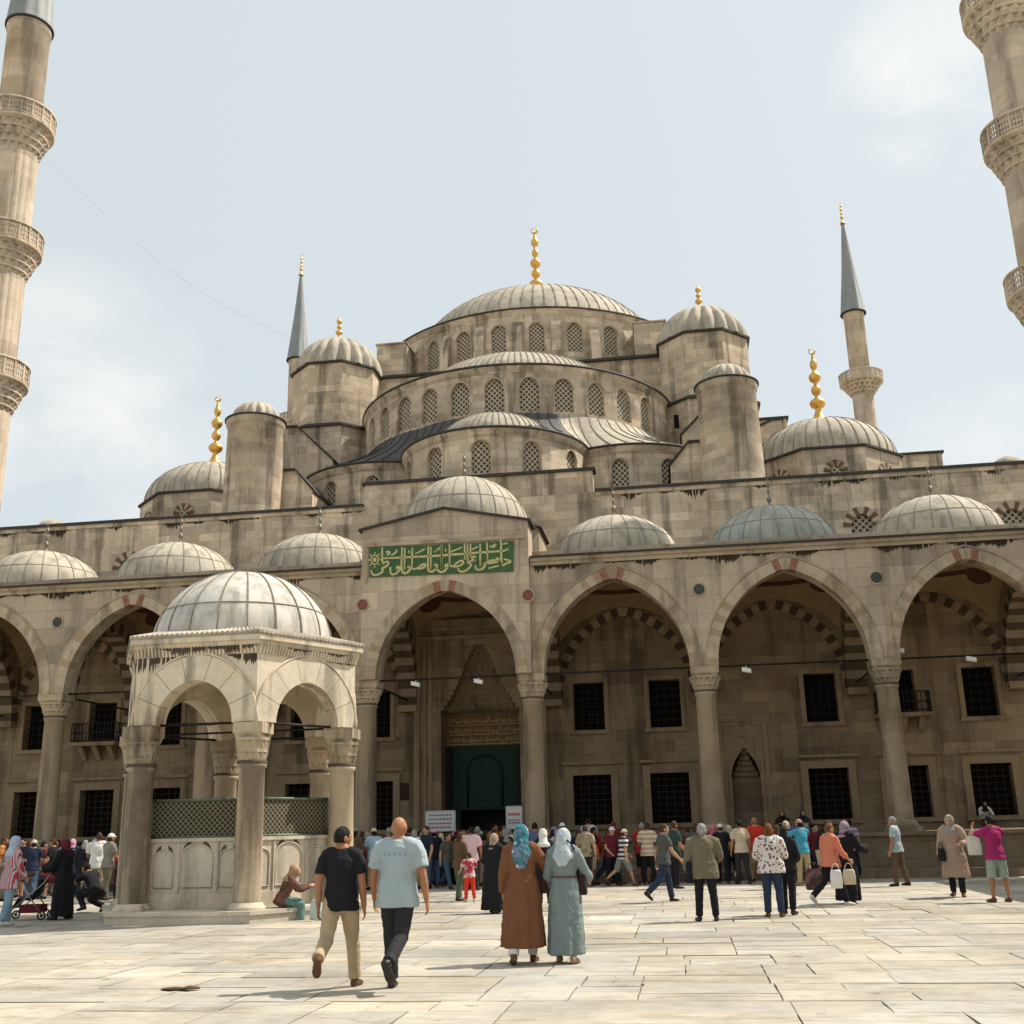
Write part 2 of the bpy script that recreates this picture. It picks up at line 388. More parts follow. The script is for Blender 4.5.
def dome(mb,c,r,h,z,n=64,nr=16,mi=0,smi=1,mod=None,a0=0,a1=2*pi,rings=(),rh=.035,rw=.03,phase=0):
    P=dome_prof(r,h,z); mb.lathe(P,n,c,a0,a1,mod=mod,mi=mi,uscale=r)
    k=12
    full=abs(a1-a0-2*pi)<1e-6
    for j in range(nr if full else nr+1):
        a=a0+phase+(a1-a0)*j/nr
        ca,sa=cos(a),sin(a); t=(-sa,ca)
        for i in range(k):
            if i==k-1: continue
            pts=[]
            for f in (i/k,(i+1)/k):
                e=pi/2*f; w=rw
                for hh in (-.02,rh):
                    rr=(r+hh)*cos(e); zz=z+(h+hh)*sin(e)
                    for sgn in (-1,1): pts.append((c[0]+ca*rr+t[0]*w*sgn,c[1]+sa*rr+t[1]*w*sgn,zz))
            mb.hexa([pts[0],pts[1],pts[5],pts[4],pts[2],pts[3],pts[7],pts[6]],smi)
    for f in rings:
        e=pi/2*f; rr=r*cos(e); zz=z+h*sin(e)
        mb.lathe([(rr-.02,zz-.01),(rr+rh*.7,zz-.008),(rr+rh*.6,zz+.012),(rr-.03,zz+.022)],n,c,a0,a1,mi=smi)
def muqarnas(mb,c,r0,z0,r1,z1,n,tiers,a0=0,a1=2*pi,mi=0):
    full=abs(a1-a0-2*pi)<1e-6
    for t in range(tiers):
        f0,f1=t/tiers,(t+1)/tiers
        ra,rb=r0+(r1-r0)*f0,r0+(r1-r0)*f1; za,zb=z0+(z1-z0)*f0,z0+(z1-z0)*f1
        zm=za+(zb-za)*.72
        P=lambda a,r,z:(c[0]+r*cos(a),c[1]+r*sin(a),z)
        for j in range(n):
            o=.5*(t%2); A=a0+(a1-a0)*(j+o)/n; B=a0+(a1-a0)*(j+1+o)/n; m=(A+B)/2; q=(B-A)*.5
            mb.face([P(A,rb,zm),P(m,ra,za),P(A-q,ra,za)],mi=mi)
            rin=ra*.97
            mb.face([P(A,rb,zm),P(m,rin,zm),P(m,ra,za)],mi=mi)
            mb.face([P(B,rb,zm),P(m,ra,za),P(m,rin,zm)],mi=mi)
            mb.face([P(A,rb,zm),P(B,rb,zm),P(m,rin,zm)],mi=mi)
            mb.face([P(A,rb,zm),P(B,rb,zm),P(B,rb,zb),P(A,rb,zb)],mi=mi)
            mb.face([P(A,rb,zb),P(B,rb,zb),P(m,ra,zb)],mi=mi)
def finial_mb(h,balls,r,crescent=True):
    """gilded finial of total height h standing at origin"""
    mb=MB(); P=[(r*1.5,0),(r*1.2,.03*h),(r*.7,.10*h),(r*.4,.17*h),(r*.35,.2*h)]
    z=.2*h; top=.86*h; hs=(top-z)/balls
    for k in range(balls):
        rr=r*(1-.11*k)*(1.0 if k%2==0 else .72); zz=z+hs*k
        for i in range(1,8):
            t=pi*i/8; P.append((max(rr*sin(t),r*.25),zz+hs*.42-hs*.42*cos(t)))
        P.append((r*.22,zz+hs*.95))
    P+=[(r*.16,.9*h),(.02,.91*h)]
    mb.lathe(P,14)
    if crescent:
        R0=.034*h; pts=[]
        for i in range(15):
            a=pi*.62+ (2*pi-.24*pi)*i/14 - pi*.0
            pts.append((R0*cos(a+.0),0,.94*h+R0*sin(a)))
        mb.tube(pts,[ .012*h*(.35+.65*sin(pi*(i+.5)/15)) for i in range(15)],6,ref=(0,1,0))
    return mb
# ================================================================== GROUND
mb=MB(); mb.face([(-1500,-1500,-.06),(1500,-1500,-.06),(1500,1500,-.06),(-1500,1500,-.06)])
tag(part('ground',mb,M['earth']),kind='structure')
mb=MB(); mb.face([(-24,-46,-.016),(24,-46,-.016),(24,8,-.016),(-24,8,-.016)])
tag(part('paving_bed',mb,M['bed']),kind='structure')
def paving():
    r=random.Random(11); V=[];F=[];T=[]; rects=[]
    def split(a,c,w,h,dep=0):
        # irregular slabs: cut long pieces across, deep pieces along
        if w>3.0 or (w>1.15 and h<1.25 and r.random()<(.9 if w>2.3 else .62 if w>1.6 else .3)):
            if w/h>1.25 or h<.95 or r.random()<.4:
                f=r.uniform(.33,.67); split(a,c,w*f,h,dep+1); split(a+w*f,c,w*(1-f),h,dep+1); return
        if h>1.35 or (h>.95 and r.random()<.55):
            f=r.uniform(.36,.64); split(a,c,w,h*f,dep+1); split(a,c+h*f,w,h*(1-f),dep+1); return
        if w>3.0: split(a,c,w*.5,h,dep+1); split(a+w*.5,c,w*.5,h,dep+1); return
        rects.append((a,a+w,c,c+h))
    y=-44.0
    while y<6.5:
        h=r.uniform(1.5,2.9); x=-22.5-r.uniform(0,2)
        while x<22.5:
            w=r.uniform(3,7.5); split(x,y,w,h); x+=w
        y+=h
    for (a,b,c,e) in rects:
        g=r.choice([.002,.0025,.003,.004,.005,.008]); z=r.gauss(0,.0016); tx,ty=r.gauss(0,.0012),r.gauss(0,.0016)
        if r.random()<.05: z-=.008
        j=lambda:r.uniform(-.007,.007) if r.random()<.5 else 0
        base=[(a+g+abs(j()),c+g),(b-g-abs(j()),c+g),(b-g,e-g-abs(j())*.5),(a+g,e-g)]
        cr_=r.random()<.16; P=[]
        for i in range(4):
            p=base[i];q=base[(i+1)%4]; L=sqrt((p[0]-q[0])**2+(p[1]-q[1])**2); k=max(2,int(L/.22))
            nx,ny=-(q[1]-p[1])/L,(q[0]-p[0])/L; rough=r.choice([.002,.003,.004,.009])
            for m in range(k):
                f=m/k; o=abs(r.gauss(0,rough)) if m else (r.uniform(.008,.03) if r.random()<.08 else 0)
                P.append((p[0]+(q[0]-p[0])*f+nx*o,p[1]+(q[1]-p[1])*f+ny*o))
        pieces=[P]
        if cr_ and len(P)>9:      # a slab broken across by a wandering crack
            i0=r.randrange(1,len(P)//2); i1=i0+len(P)//2
            A_,B_=Vector((*P[i0],0)),Vector((*P[i1],0)); nn=(B_-A_).normalized(); pr=Vector((-nn.y,nn.x,0)); mid=[]
            for m in range(1,6): mid.append(A_.lerp(B_,m/6)+pr*r.gauss(0,.03))
            h=.0035
            pieces=[P[i0:i1+1]+[((m-pr*h).x,(m-pr*h).y) for m in reversed(mid)],P[i1:]+P[:i0+1]+[((m+pr*h).x,(m+pr*h).y) for m in mid]]
            s0=sum((p[0]-A_.x)*pr.x+(p[1]-A_.y)*pr.y for p in pieces[0])
            if s0>0: pieces=[P[i0:i1+1]+[((m+pr*h).x,(m+pr*h).y) for m in reversed(mid)],P[i1:]+P[:i0+1]+[((m-pr*h).x,(m-pr*h).y) for m in mid]]
        cx=(a+b)/2; cy=(c+e)/2; t=r.gauss(1,.075); wv=r.gauss(0,.02)
        for P in pieces:
            zz=lambda p:z+tx*(p[0]-cx)+ty*(p[1]-cy)
            n=len(V); m=len(P); tt=t*r.gauss(1,.015); tone=(tt*(1+wv),tt,tt*(1-wv*1.4))
            V+= [(p[0],p[1],zz(p)) for p in P]; V+= [(p[0],p[1],-.03) for p in P]
            F.append(tuple(range(n,n+m))); T.append((tone,m))
            for i in range(m):
                F.append((n+(i+1)%m,n+i,n+m+i,n+m+(i+1)%m)); T.append((tuple(.7*q for q in tone),4))
    me=bpy.data.meshes.new('paving'); me.from_pydata(V,[],F)
    ca=me.color_attributes.new('tone','FLOAT_COLOR','CORNER'); flat=[]
    for t,m in T: flat+= [*t,1]*m
    ca.data.foreach_set('color',flat); me.materials.append(M['slab']); me.update()
    o=bpy.data.objects.new('paving',me); COL.objects.link(o); tag(o,kind='structure')
paving()
B=5.529; PY=6.03
# ================================================================== PORTICO (arcade in front of the prayer hall)
port=thing('portico','long arcade of pointed arches topped by a row of small lead domes','arcade',(0,0,0))
ZS=6.38; W_=2.33; RISE=3.02; KR=range(-3,4)
X0,X1=-20.6,20.6
ops=[op(k*B,W_,ZS,ZS,RISE) for k in KR]
mb=MB(); fm=flat_map(-.35)
wall(mb,fm,X0,X1,ZS,10.0,ops,.75)
wall(mb,flat_map(.40),X0,X1,ZS,10.6,ops,0)
mb.face([(X0,-.35,10.0),(X1,-.35,10.0),(X1,.4,10.0),(X0,.4,10.0)])
# undersides of the piers
xs=[X0]+[v for k in KR for v in (k*B-W_,k*B+W_)]+[X1]
for a,b in zip(xs[::2],xs[1::2]): mb.face([(a,-.35,ZS),(b,-.35,ZS),(b,.4,ZS),(a,.4,ZS)])
part('arcade_wall',mb,M['face'],port)
vm=[M['vpale'],M['vwarm'],M['vred'],M['vdark'],M['trim']]
for k in KR:
    r=random.Random(k+50)
    mb=MB(); n=37
    def pick(i,n_):
        if i in (17,19): return 2
        return (0 if i%2 else 4) if r.random()<.8 else 1
    voussoirs(mb,flat_map(-.35),k*B,W_,ZS,RISE,.35,-.022,.4,n,pick,inner=.01)
    # raised outer moulding
    cur=arch_curve(W_+.37,RISE+.42,14)
    pts=[(k*B+x,-.36,ZS+z) for x,z in cur]
    mb.tube(pts,.03,5,ref=(0,1,0),mi=4)
    part('arch_ring',mb,vm,port)
# cornice (with its black weather crust), lead gutter edge, lead roof
def crust_run(mb,f,s0,s1,top,hmax,dens,seed,mi):
    """ragged run of black weathering hanging below a cornice: narrow pointed slivers of crust"""
    r=random.Random(seed); x=s0; ph=r.uniform(0,9)
    while x<s1:
        w=r.uniform(.02,.055); e=.5+.3*sin(x*2.3+ph)+.25*sin(x*5.1+ph*2)+.2*sin(x*.9+ph)
        if e>1-dens and r.random()<.9:
            h=hmax*min(1,max(.15,(e-(1-dens))*1.3))*r.uniform(.5,1.1)
            mb.face([f(x,top,-.004),f(x,top-h*r.uniform(.5,.8),-.004),f(x+w*r.uniform(.3,.7),top-h,-.004),f(x+w,top-h*r.uniform(.5,.8),-.004),f(x+w,top,-.004)],mi=mi)
        x+=w*.96
CRUST=plain('black_crust',(.05,.037,.025),.95,nz=.4)
for a,b in ((X0,-2.86),(2.86,X1)):
    mb=MB()
    mb.box(a,b,-.42,-.352,9.93,10.06); mb.box(a,b,-.50,-.352,10.06,10.17)
    crust_run(mb,flat_map(-.35),a+.1,b-.1,9.929,.30,.78,int(a)+40,1)
    part('cornice',mb,[M['trim'],CRUST],port)
    mb=MB()
    mb.box(a,b,-.60,-.30,10.172,10.225)
    mb.face([(a,-.57,10.228),(b,-.57,10.228),(b,.5,10.40),(a,.5,10.40)])
    part('gutter',mb,M['edge'],port)
mb=MB(); mb.box(X0,X1,.5,5.98,10.34,10.42)
part('roof',mb,M['leadd'],port)
# columns
def column_parts(parent,x,y,z0,z1,zc,r0,r1,capw,mc,mk,n=28,base=True):
    mb=MB(); P=[(r0,z0+.32 if base else z0),(r0*.995,z0+1),(r1,z1-.12),(r1+.035,z1-.09),(r1+.035,z1-.03),(r1,z1)]
    mb.lathe([(a,b) for a,b in P],n)
    c=part('column',mb,mc,parent,loc=(x,y,0))
    if base:
        mb=MB(); mb.box(-r0-.13,r0+.13,-r0-.13,r0+.13,z0,z0+.14)
        mb.lathe([(r0+.12,z0+.142),(r0+.13,z0+.19),(r0+.08,z0+.22),(r0+.09,z0+.27),(r0+.01,z0+.33)],n)
        part('base',mb,mc,c,loc=(x,y,0))
    mb=MB(); h=zc-z1
    mb.lathe([(r1+.04,z1-.02),(r1+.05,z1+.025),(r1+.02,z1+.04)],n,mi=1)
    muqarnas(mb,(0,0),r1+.02,z1+.03,capw*.60,z1+h*.62,14,2)
    hw=capw*.5
    mb.hexa([(-hw*.86,-hw*.86,z1+h*.55),(hw*.86,-hw*.86,z1+h*.55),(hw*.86,hw*.86,z1+h*.55),(-hw*.86,hw*.86,z1+h*.55),
             (-hw,-hw,z1+h*.72),(hw,-hw,z1+h*.72),(hw,hw,z1+h*.72),(-hw,hw,z1+h*.72)])
    mb.box(-hw-.02,hw+.02,-hw-.02,hw+.02,z1+h*.72,zc-.004)
    part('capital',mb,[mk,M['joint']],c,loc=(x,y,0))
    return c
for k in range(-4,4):
    x=(k+.5)*B
    column_parts(port,x,0.02,1.25,5.62,ZS,.35,.325,.84,M['column'],M['capital'])
# iron tie rods
mb=MB(); mb.tube([(X0,0,ZS+.02),(X1,0,ZS+.02)],.035,6); part('tie_rod',mb,M['iron'],port)
for k in range(-4,4):
    x=(k+.5)*B; mb=MB(); mb.tube([(x,.3,ZS+.0),(x,5.9,ZS+.0)],.035,6); part('tie_rod',mb,M['iron'],port)
# transverse arches from column to wall with striped voussoirs
for k in range(-4,4):
    x=(k+.5)*B; fx=xmap(x-.34); o=[op(3.15,2.45,6.2,6.2,2.9)]
    mb=MB(); wall(mb,fx,.405,5.99,6.2,10.6,o,.68); wall(mb,xmap(x+.34),.405,5.99,6.2,10.6,o,0)
    for a,b in ((.405,.70),(5.60,5.99)): mb.face([(x-.34,a,6.2),(x+.34,a,6.2),(x+.34,b,6.2),(x-.34,b,6.2)])
    c=part('transverse_arch',mb,M['hall'],port)
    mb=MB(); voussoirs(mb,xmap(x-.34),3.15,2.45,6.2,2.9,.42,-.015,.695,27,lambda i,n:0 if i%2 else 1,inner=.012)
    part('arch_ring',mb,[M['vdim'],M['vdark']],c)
    mb=MB(); mb.box(x-.36,x+.36,5.58,5.985,5.95,6.195); part('impost',mb,M['itrim'],c)
# wall arches on the back wall
for k in KR:
    if k==0: continue
    mb=MB(); voussoirs(mb,flat_map(PY-.05),k*B,2.38,6.3,3.0,.34,-.0,.045,31,lambda i,n:0 if i%2 else 1,inner=0)
    part('wall_arch',mb,[M['vwarm'],M['vdark']],port)
# sail vaults with painted medallions
for k in KR:
    mb=MB(); cx,cy,z0,R=k*B,3.2,6.66,4.06; n=16
    P=lambda i,j:(-2.42+4.84*i/n,-2.8+5.58*j/n)
    def S(i,j):
        x,y=P(i,j); return (cx+x,cy+y,z0+sqrt(max(0,R*R-x*x-y*y)))
    for i in range(n):
        for j in range(n): mb.face([S(i,j),S(i+1,j),S(i+1,j+1),S(i,j+1)],mi=0,smooth=True)
    v=part('vault',mb,M['plaster'],port)
    for sx in (-1,1):
        for sy in (-1,1):
            mb=MB(); d=Vector((sx*1.72,sy*1.72,0)); d.z=sqrt(R*R-d.x**2-d.y**2); d.normalize()
            c=Vector((cx,cy,z0))+d*(R-.03); a=d.cross(Vector((0,0,1))).normalized(); b=d.cross(a)
            mb.face([c+a*(.44*cos(t))+b*(.44*sin(t)) for t in [2*pi*q/24 for q in range(24)]])
            part('medallion',mb,M['medred'],v)
    mb=MB(); rr=2.15; zz=z0+sqrt(R*R-rr*rr)
    mb.lathe([(rr+.09,zz-.10),(rr,zz-.035),(rr-.09,zz+.03)],40,(cx,cy)); part('painted_band',mb,M['medred'],v)
# spandrel roundels
for x,z,q in [(-13.82,8.87,'serp'),(-8.3,8.87,'serp'),(-2.78,8.87,'porph'),(2.78,8.9,'porph'),(8.3,8.85,'serp'),(13.82,8.93,'serp')]:
    y=-.352 if abs(x)>3 else -.602; mb=MB()
    n=24; pts=[(x+.17*cos(2*pi*i/n),z+.17*sin(2*pi*i/n)) for i in range(n)]
    mb.face([(a,y-.03,b) for a,b in pts],mi=0)
    for i in range(n):
        a,b=pts[i],pts[(i+1)%n]; mb.face([(a[0],y,a[1]),(b[0],y,b[1]),(b[0],y-.03,b[1]),(a[0],y-.03,a[1])],mi=0)
    mb.tube([(x+.2*cos(2*pi*i/n),y-.01,z+.2*sin(2*pi*i/n)) for i in range(n)],.03,5,ref=(0,1,0),mi=1,closed=True)
    part('roundel',mb,[M[q],M['trim']],port)
# bay domes
for k in KR:
    if k==0: continue
    mb=MB(); c=(0,0); lm=M['leadb'] if k==2 else M['lead']
    dome(mb,c,2.29,1.72,10.62,64,24,rings=(.30,),rh=.016,rw=.012)
    d=part('dome',mb,[lm,M['seam']],port,loc=(k*B,3.0,0))
    mb=MB(); mb.lathe([(2.42,10.40),(2.42,10.56)],8,a0=pi/8,a1=2*pi+pi/8,smooth=False)
    mb.lathe([(2.42,10.56),(2.54,10.57),(2.54,10.61),(2.2,10.64)],8,a0=pi/8,a1=2*pi+pi/8,smooth=False,mi=1)
    part('drum',mb,[M['trim'],M['edge']],d,loc=(k*B,3.0,0))
    part('finial',finial_mb(1.25,3,.085),M['bronze'],d,loc=(k*B,3.0,12.3))
# portal block with gable, drum and taller dome
mb=MB(); fp=flat_map(-.60); o=[op(0,W_,ZS,ZS,2.85)]
wall(mb,fp,-2.83,2.83,ZS,10.45,o,.245)
mb.face([(-2.83,-.6,10.45),(2.83,-.6,10.45),(2.83,-.6,11.42),(0,-.6,12.0),(-2.83,-.6,11.42)])
for sx in (-1,1):
    x=2.83*sx; mb.face([(x,-.6,ZS),(x,.5,ZS),(x,.5,11.42),(x,-.6,11.42)])
    mb.face([(x,-.6,ZS),(x,-.35,ZS),(W_*sx,-.35,ZS),(W_*sx,-.6,ZS)])
mb.face([(-2.83,.5,10.4),(2.83,.5,10.4),(2.83,.5,11.42),(0,.5,12.0),(-2.83,.5,11.42)])
pb=part('portal_front',mb,M['face'],port)
mb=MB(); r=random.Random(2)
voussoirs(mb,fp,0,W_,ZS,2.85,.36,-.025,.24,37,lambda i,n:2 if i in (17,19) else ((0 if i%2 else 4) if r.random()<.8 else 1),inner=.012)
part('arch_ring',mb,vm,pb)
mb=MB()
for sx in (-1,1):
    a=(0,12.02);b=(2.95*sx,11.415)
    mb.hexa([(a[0],-.70,a[1]-.02),(b[0],-.70,b[1]-.02),(b[0],.6,b[1]-.02),(a[0],.6,a[1]-.02),(a[0],-.70,a[1]+.06),(b[0],-.70,b[1]+.06),(b[0],.6,b[1]+.06),(a[0],.6,a[1]+.06)])
part('gable_edge',mb,M['edge'],pb)
mb=MB(); mb.box(-2.7,2.7,-.66,-.602,10.83,10.95); mb.box(-2.70,-2.62,-.65,-.602,9.6,10.83); mb.box(2.42,2.50,-.65,-.602,9.6,10.83)
part('moulding',mb,M['trim'],pb)
mb=MB(); oc=[(3.12*cos(pi/8+pi/4*i),3.15+3.12*sin(pi/8+pi/4*i)) for i in range(8)]
mb.prism(oc,10.4,11.85); part('drum',mb,M['trim'],port)
mb=MB(); mb.prism([(x*1.04,3.15+(y-3.15)*1.04) for x,y in oc],11.852,11.92); mb.lathe([(3.2,11.922),(2.3,12.16)],8,(0,3.15),pi/8,2*pi+pi/8,smooth=False)
part('eaves',mb,M['edge'],port)
mb=MB(); dome(mb,(0,0),2.40,2.1,12.12,64,28,rings=(.28,),rh=.016,rw=.012)
d=part('dome',mb,[M['lead'],M['seam']],port,loc=(0,3.15,0)); part('finial',finial_mb(1.2,3,.08),M['bronze'],d,loc=(0,3.15,14.15))
# calligraphy panel
mb=MB(); mb.hexa([(-2.56,-.640,9.79),(2.32,-.640,9.72),(2.32,-.602,9.72),(-2.56,-.602,9.79),(-2.56,-.640,10.81),(2.34,-.640,10.75),(2.34,-.602,10.75),(-2.56,-.602,10.81)])
sign=part('inscription_panel',mb,M['green'],port)
STROKES=[[(-2.07,10.41),(-1.48,10.4),(-1.05,10.4),(-0.57,10.39),(-0.09,10.39),(0.17,10.4),(0.68,10.4),(1.21,10.42),(1.49,10.42),(2.07,10.42),(2.17,10.5)],[(-2.12,10.8),(-2.11,10.2),(-2.01,10.28),(-1.93,10.3),(-1.88,10.21),(-1.99,10.11),(-2.13,10.07),(-2.07,9.98),(-2.15,9.91),(-2.31,9.84),(-2.45,9.87),(-2.5,10.03)],[(-1.43,10.75),(-1.46,10.0),(-1.39,9.85),(-1.26,9.86),(-1.14,9.98),(-1.17,10.09),(-1.25,10.04)],[(-1.34,10.72),(-1.35,9.97)],[(-1.08,10.72),(-1.09,9.98)],[(-0.53,10.75),(-0.55,9.98),(-0.51,9.87),(-0.38,9.85),(-0.22,9.99),(-0.26,10.12),(-0.34,10.05)],[(-0.45,10.72),(-0.45,9.95)],[(-0.07,10.73),(-0.08,9.95)],[(-0.08,10.76),(-0.09,9.94)],[(0.19,10.76),(0.19,10.03)],[(0.7,10.76),(0.71,10.2)],[(0.8,10.74),(0.8,10.06)],[(0.9,10.73),(0.9,10.25)],[(1.23,10.71),(1.22,9.95)],[(1.46,10.74),(1.47,10.1)],[(1.93,10.87),(1.93,10.13),(1.97,9.96)],[(-1.82,10.1),(-1.84,9.92),(-1.77,9.83),(-1.63,9.85),(-1.5,10.0),(-1.53,10.11),(-1.64,10.07),(-1.56,10.02)],[(-1.07,9.98),(-0.89,10.0),(-0.78,10.1),(-0.65,10.14),(-0.61,10.06),(-0.73,9.99),(-0.89,9.98)],[(-0.31,9.98),(-0.2,9.89),(-0.12,9.81),(0.02,9.85),(0.12,9.98),(0.11,10.1),(0.01,10.02),(0.11,9.98)],[(0.19,10.03),(0.31,9.98),(0.45,10.13),(0.62,10.19),(0.67,10.09),(0.53,9.99),(0.31,9.98)],[(0.47,9.93),(0.5,9.82),(0.67,9.78),(0.89,9.94),(0.92,10.05),(0.81,10.08),(0.92,10.16),(1.09,10.12)],[(1.09,10.28),(0.97,10.3),(0.95,10.19),(1.09,10.12)],[(1.06,9.98),(1.06,9.87),(1.2,9.81),(1.37,9.91),(1.38,10.02),(1.27,10.01)],[(1.27,10.01),(1.48,10.07),(1.65,10.15),(1.72,10.09),(1.62,10.02),(1.45,10.05)],[(1.72,10.02),(1.84,10.11),(1.82,10.21),(1.75,10.14),(1.84,10.05)],[(2.26,10.07),(2.01,10.15)],[(2.26,10.04),(2.09,10.0),(1.98,9.92),(1.94,10.02)],[(-1.99,10.63),(-1.88,10.63),(-1.85,10.56),(-1.96,10.52)],[(-1.8,10.49),(-1.64,10.6),(-1.6,10.68)],[(-0.98,10.5),(-0.65,10.65)],[(-0.35,10.52),(-0.14,10.62)],[(-0.31,10.55),(-0.11,10.68)],[(0.23,10.5),(0.62,10.63)],[(0.93,10.53),(1.16,10.63)],[(1.55,10.63),(1.6,10.57),(1.74,10.68)],[(1.66,10.53),(1.77,10.68)],[(-1.2,10.63),(-1.18,10.52)],[(0.06,10.62),(0.06,10.51)],[(1.48,9.86),(1.84,9.93)],[(1.99,10.66),(2.16,10.68)]]
mb=MB()
for q in STROKES:
    if len(q)<2: continue
    P=[Vector((x,-.645,z)) for x,z in q]
    if len(P)>3:   # soften
        for _ in range(2):
            Q=[P[0]]
            for a,b in zip(P,P[1:]): Q+=[a*.75+b*.25,a*.25+b*.75]
            P=Q+[P[-1]]
    mb.tube(P,[(.014,.043*(.8+.25*sin(pi*i/max(1,len(P)-1)))) for i in range(len(P))],5,ref=(0,1,0),caps=True)
mb.tube([(-2.37+.13*cos(t),-.645,10.38+.16*sin(t)) for t in [2*pi*i/14 for i in range(14)]],.03,5,ref=(0,1,0),closed=True)
mb.sphere((-2.37,-.642,10.38),(.07,.02,.08),10,6)
for i in range(8):
    t=2*pi*i/8; mb.sphere((-2.37+.2*cos(t),-.642,10.38+.24*sin(t)),(.035,.012,.035),6,4)
part('lettering',mb,M['letter'],sign)
# raised floor benches on both sides of the portal aisle, with a step
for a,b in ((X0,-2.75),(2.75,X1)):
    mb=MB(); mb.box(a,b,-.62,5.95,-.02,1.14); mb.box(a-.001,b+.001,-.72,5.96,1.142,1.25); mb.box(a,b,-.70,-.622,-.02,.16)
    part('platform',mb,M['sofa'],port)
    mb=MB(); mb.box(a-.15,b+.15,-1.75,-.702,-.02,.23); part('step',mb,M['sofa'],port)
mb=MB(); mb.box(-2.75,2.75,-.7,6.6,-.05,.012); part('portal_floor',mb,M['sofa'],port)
# floodlights on the rods
for i,(x,z) in enumerate([(-13.9,6.5),(1.0,6.2),(-1.1,6.2),(9.6,6.2),(14.3,6.62),(16.4,6.25)]):
    mb=MB(); mb.hexa([(x-.14,-.14,z),(x+.14,-.14,z-.06),(x+.14,.04,z-.06),(x-.14,.04,z),(x-.14,-.14,z+.13),(x+.14,-.14,z+.07),(x+.14,.04,z+.07),(x-.14,.04,z+.13)])
    mb.tube([(x,-.05,z+.05),(x,0,ZS+.02)],.015,5); part('floodlight',mb,M['lamp'],port)

# ================================================================== MOSQUE (prayer hall)
mosque=thing('mosque','great stone mosque with cascading lead domes and half domes rising behind the arcade','mosque',(0,29,0))
LW=[-18.1,-15.3,-12.56,-6.93,-4.1,4.1,6.93,12.56,15.3,18.1]; HX=23.0
fm=flat_map(PY)
# facade wall in two bands
oa=[op(x,.70,1.66,3.42) for x in LW]+[op(0,2.45,-.05,4.2,0,nosoff=1)]+[op(s*9.66,.52,1.3,3.05,1.15) for s in(-1,1)]
ob=[op(x,.57,5.06 if abs(abs(x)-15.3)>.1 else 5.3,6.80) for x in LW]+[op(0,2.45,4.2,9.0,0,nosill=1)]
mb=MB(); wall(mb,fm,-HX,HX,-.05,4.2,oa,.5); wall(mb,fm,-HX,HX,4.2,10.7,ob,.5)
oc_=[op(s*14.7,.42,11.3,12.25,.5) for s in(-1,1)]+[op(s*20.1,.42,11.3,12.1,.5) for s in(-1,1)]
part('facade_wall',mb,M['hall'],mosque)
mb=MB(); wall(mb,fm,-HX,HX,10.7,14.28,oc_,.35); part('upper_wall',mb,M['upper'],mosque)
mb=MB()
for a,b in ((-HX,-4.72),(4.70,HX)):
    mb.box(a,b,PY-.10,PY+.6,14.282,14.40)
mb.box(-4.78,4.74,PY-.10,PY+.6,15.18,15.30)
part('parapet_edge',mb,M['edge'],mosque)
mb=MB(); mb.box(-4.68,4.62,PY+.001,PY+.62,14.27,15.178); 
for a,b in ((-HX,-4.69),(4.63,HX)): mb.box(a,b,PY-.05,PY-.002,14.12,14.28)
crust_run(mb,flat_map(PY-.002),-HX,-4.8,14.11,.5,.45,5,1); crust_run(mb,flat_map(PY-.002),4.8,HX,14.11,.5,.45,6,1)
part('parapet',mb,[M['upper'],CRUST],mosque)
mb=MB(); mb.box(-HX,HX,PY+.3,52,14.0,14.26); part('roof',mb,M['leadd'],mosque)
for q in ((-HX,-HX+.8,PY+.501,52),(HX-.8,HX,PY+.501,52),(-HX+.81,HX-.81,51.2,52)):
    mb=MB(); mb.box(*q,0,14.0); part('side_wall',mb,M['upper'],mosque)
for o_ in oc_:
    mb=MB(); pane(mb,fm,o_,.14); w=part('window',mb,M['lat'],mosque)
    mb=MB(); voussoirs(mb,fm,o_['c'],.42,o_['spring'],.5,.30,-.02,.1,11,lambda i,n:i%2,inner=.0); part('voussoir_arch',mb,[M['vbrown'],M['vpale']],w)
for x in LW:
    for up in (0,1):
        o_=[q for q in (ob if up else oa) if q['c']==x][0]; w_,z0,z1=o_['w'],o_['sill'],o_['spring']
        mb=MB(); pane(mb,fm,o_,.42); w=part('window',mb,M['glass'],mosque)
        mb=MB(); t=.17 if up else .26; e=-.05
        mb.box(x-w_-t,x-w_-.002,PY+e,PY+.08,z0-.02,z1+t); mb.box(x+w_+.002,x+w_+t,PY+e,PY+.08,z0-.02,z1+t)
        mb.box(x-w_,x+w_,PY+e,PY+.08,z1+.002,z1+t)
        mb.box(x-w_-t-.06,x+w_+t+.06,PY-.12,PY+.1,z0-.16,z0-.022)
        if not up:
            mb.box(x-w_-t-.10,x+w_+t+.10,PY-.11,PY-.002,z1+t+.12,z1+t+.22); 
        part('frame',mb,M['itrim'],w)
        mb=MB(); nx,nz=(5,8) if not up else (4,6)
        for i in range(1,nx): xx=x-w_+2*w_*i/nx; mb.box(xx-.012,xx+.012,PY+.16,PY+.184,z0,z1)
        for i in range(1,nz): zz=z0+(z1-z0)*i/nz; mb.box(x-w_,x+w_,PY+.165,PY+.189,zz-.012,zz+.012)
        part('grille',mb,M['rust'] if not up else M['iron'],w)
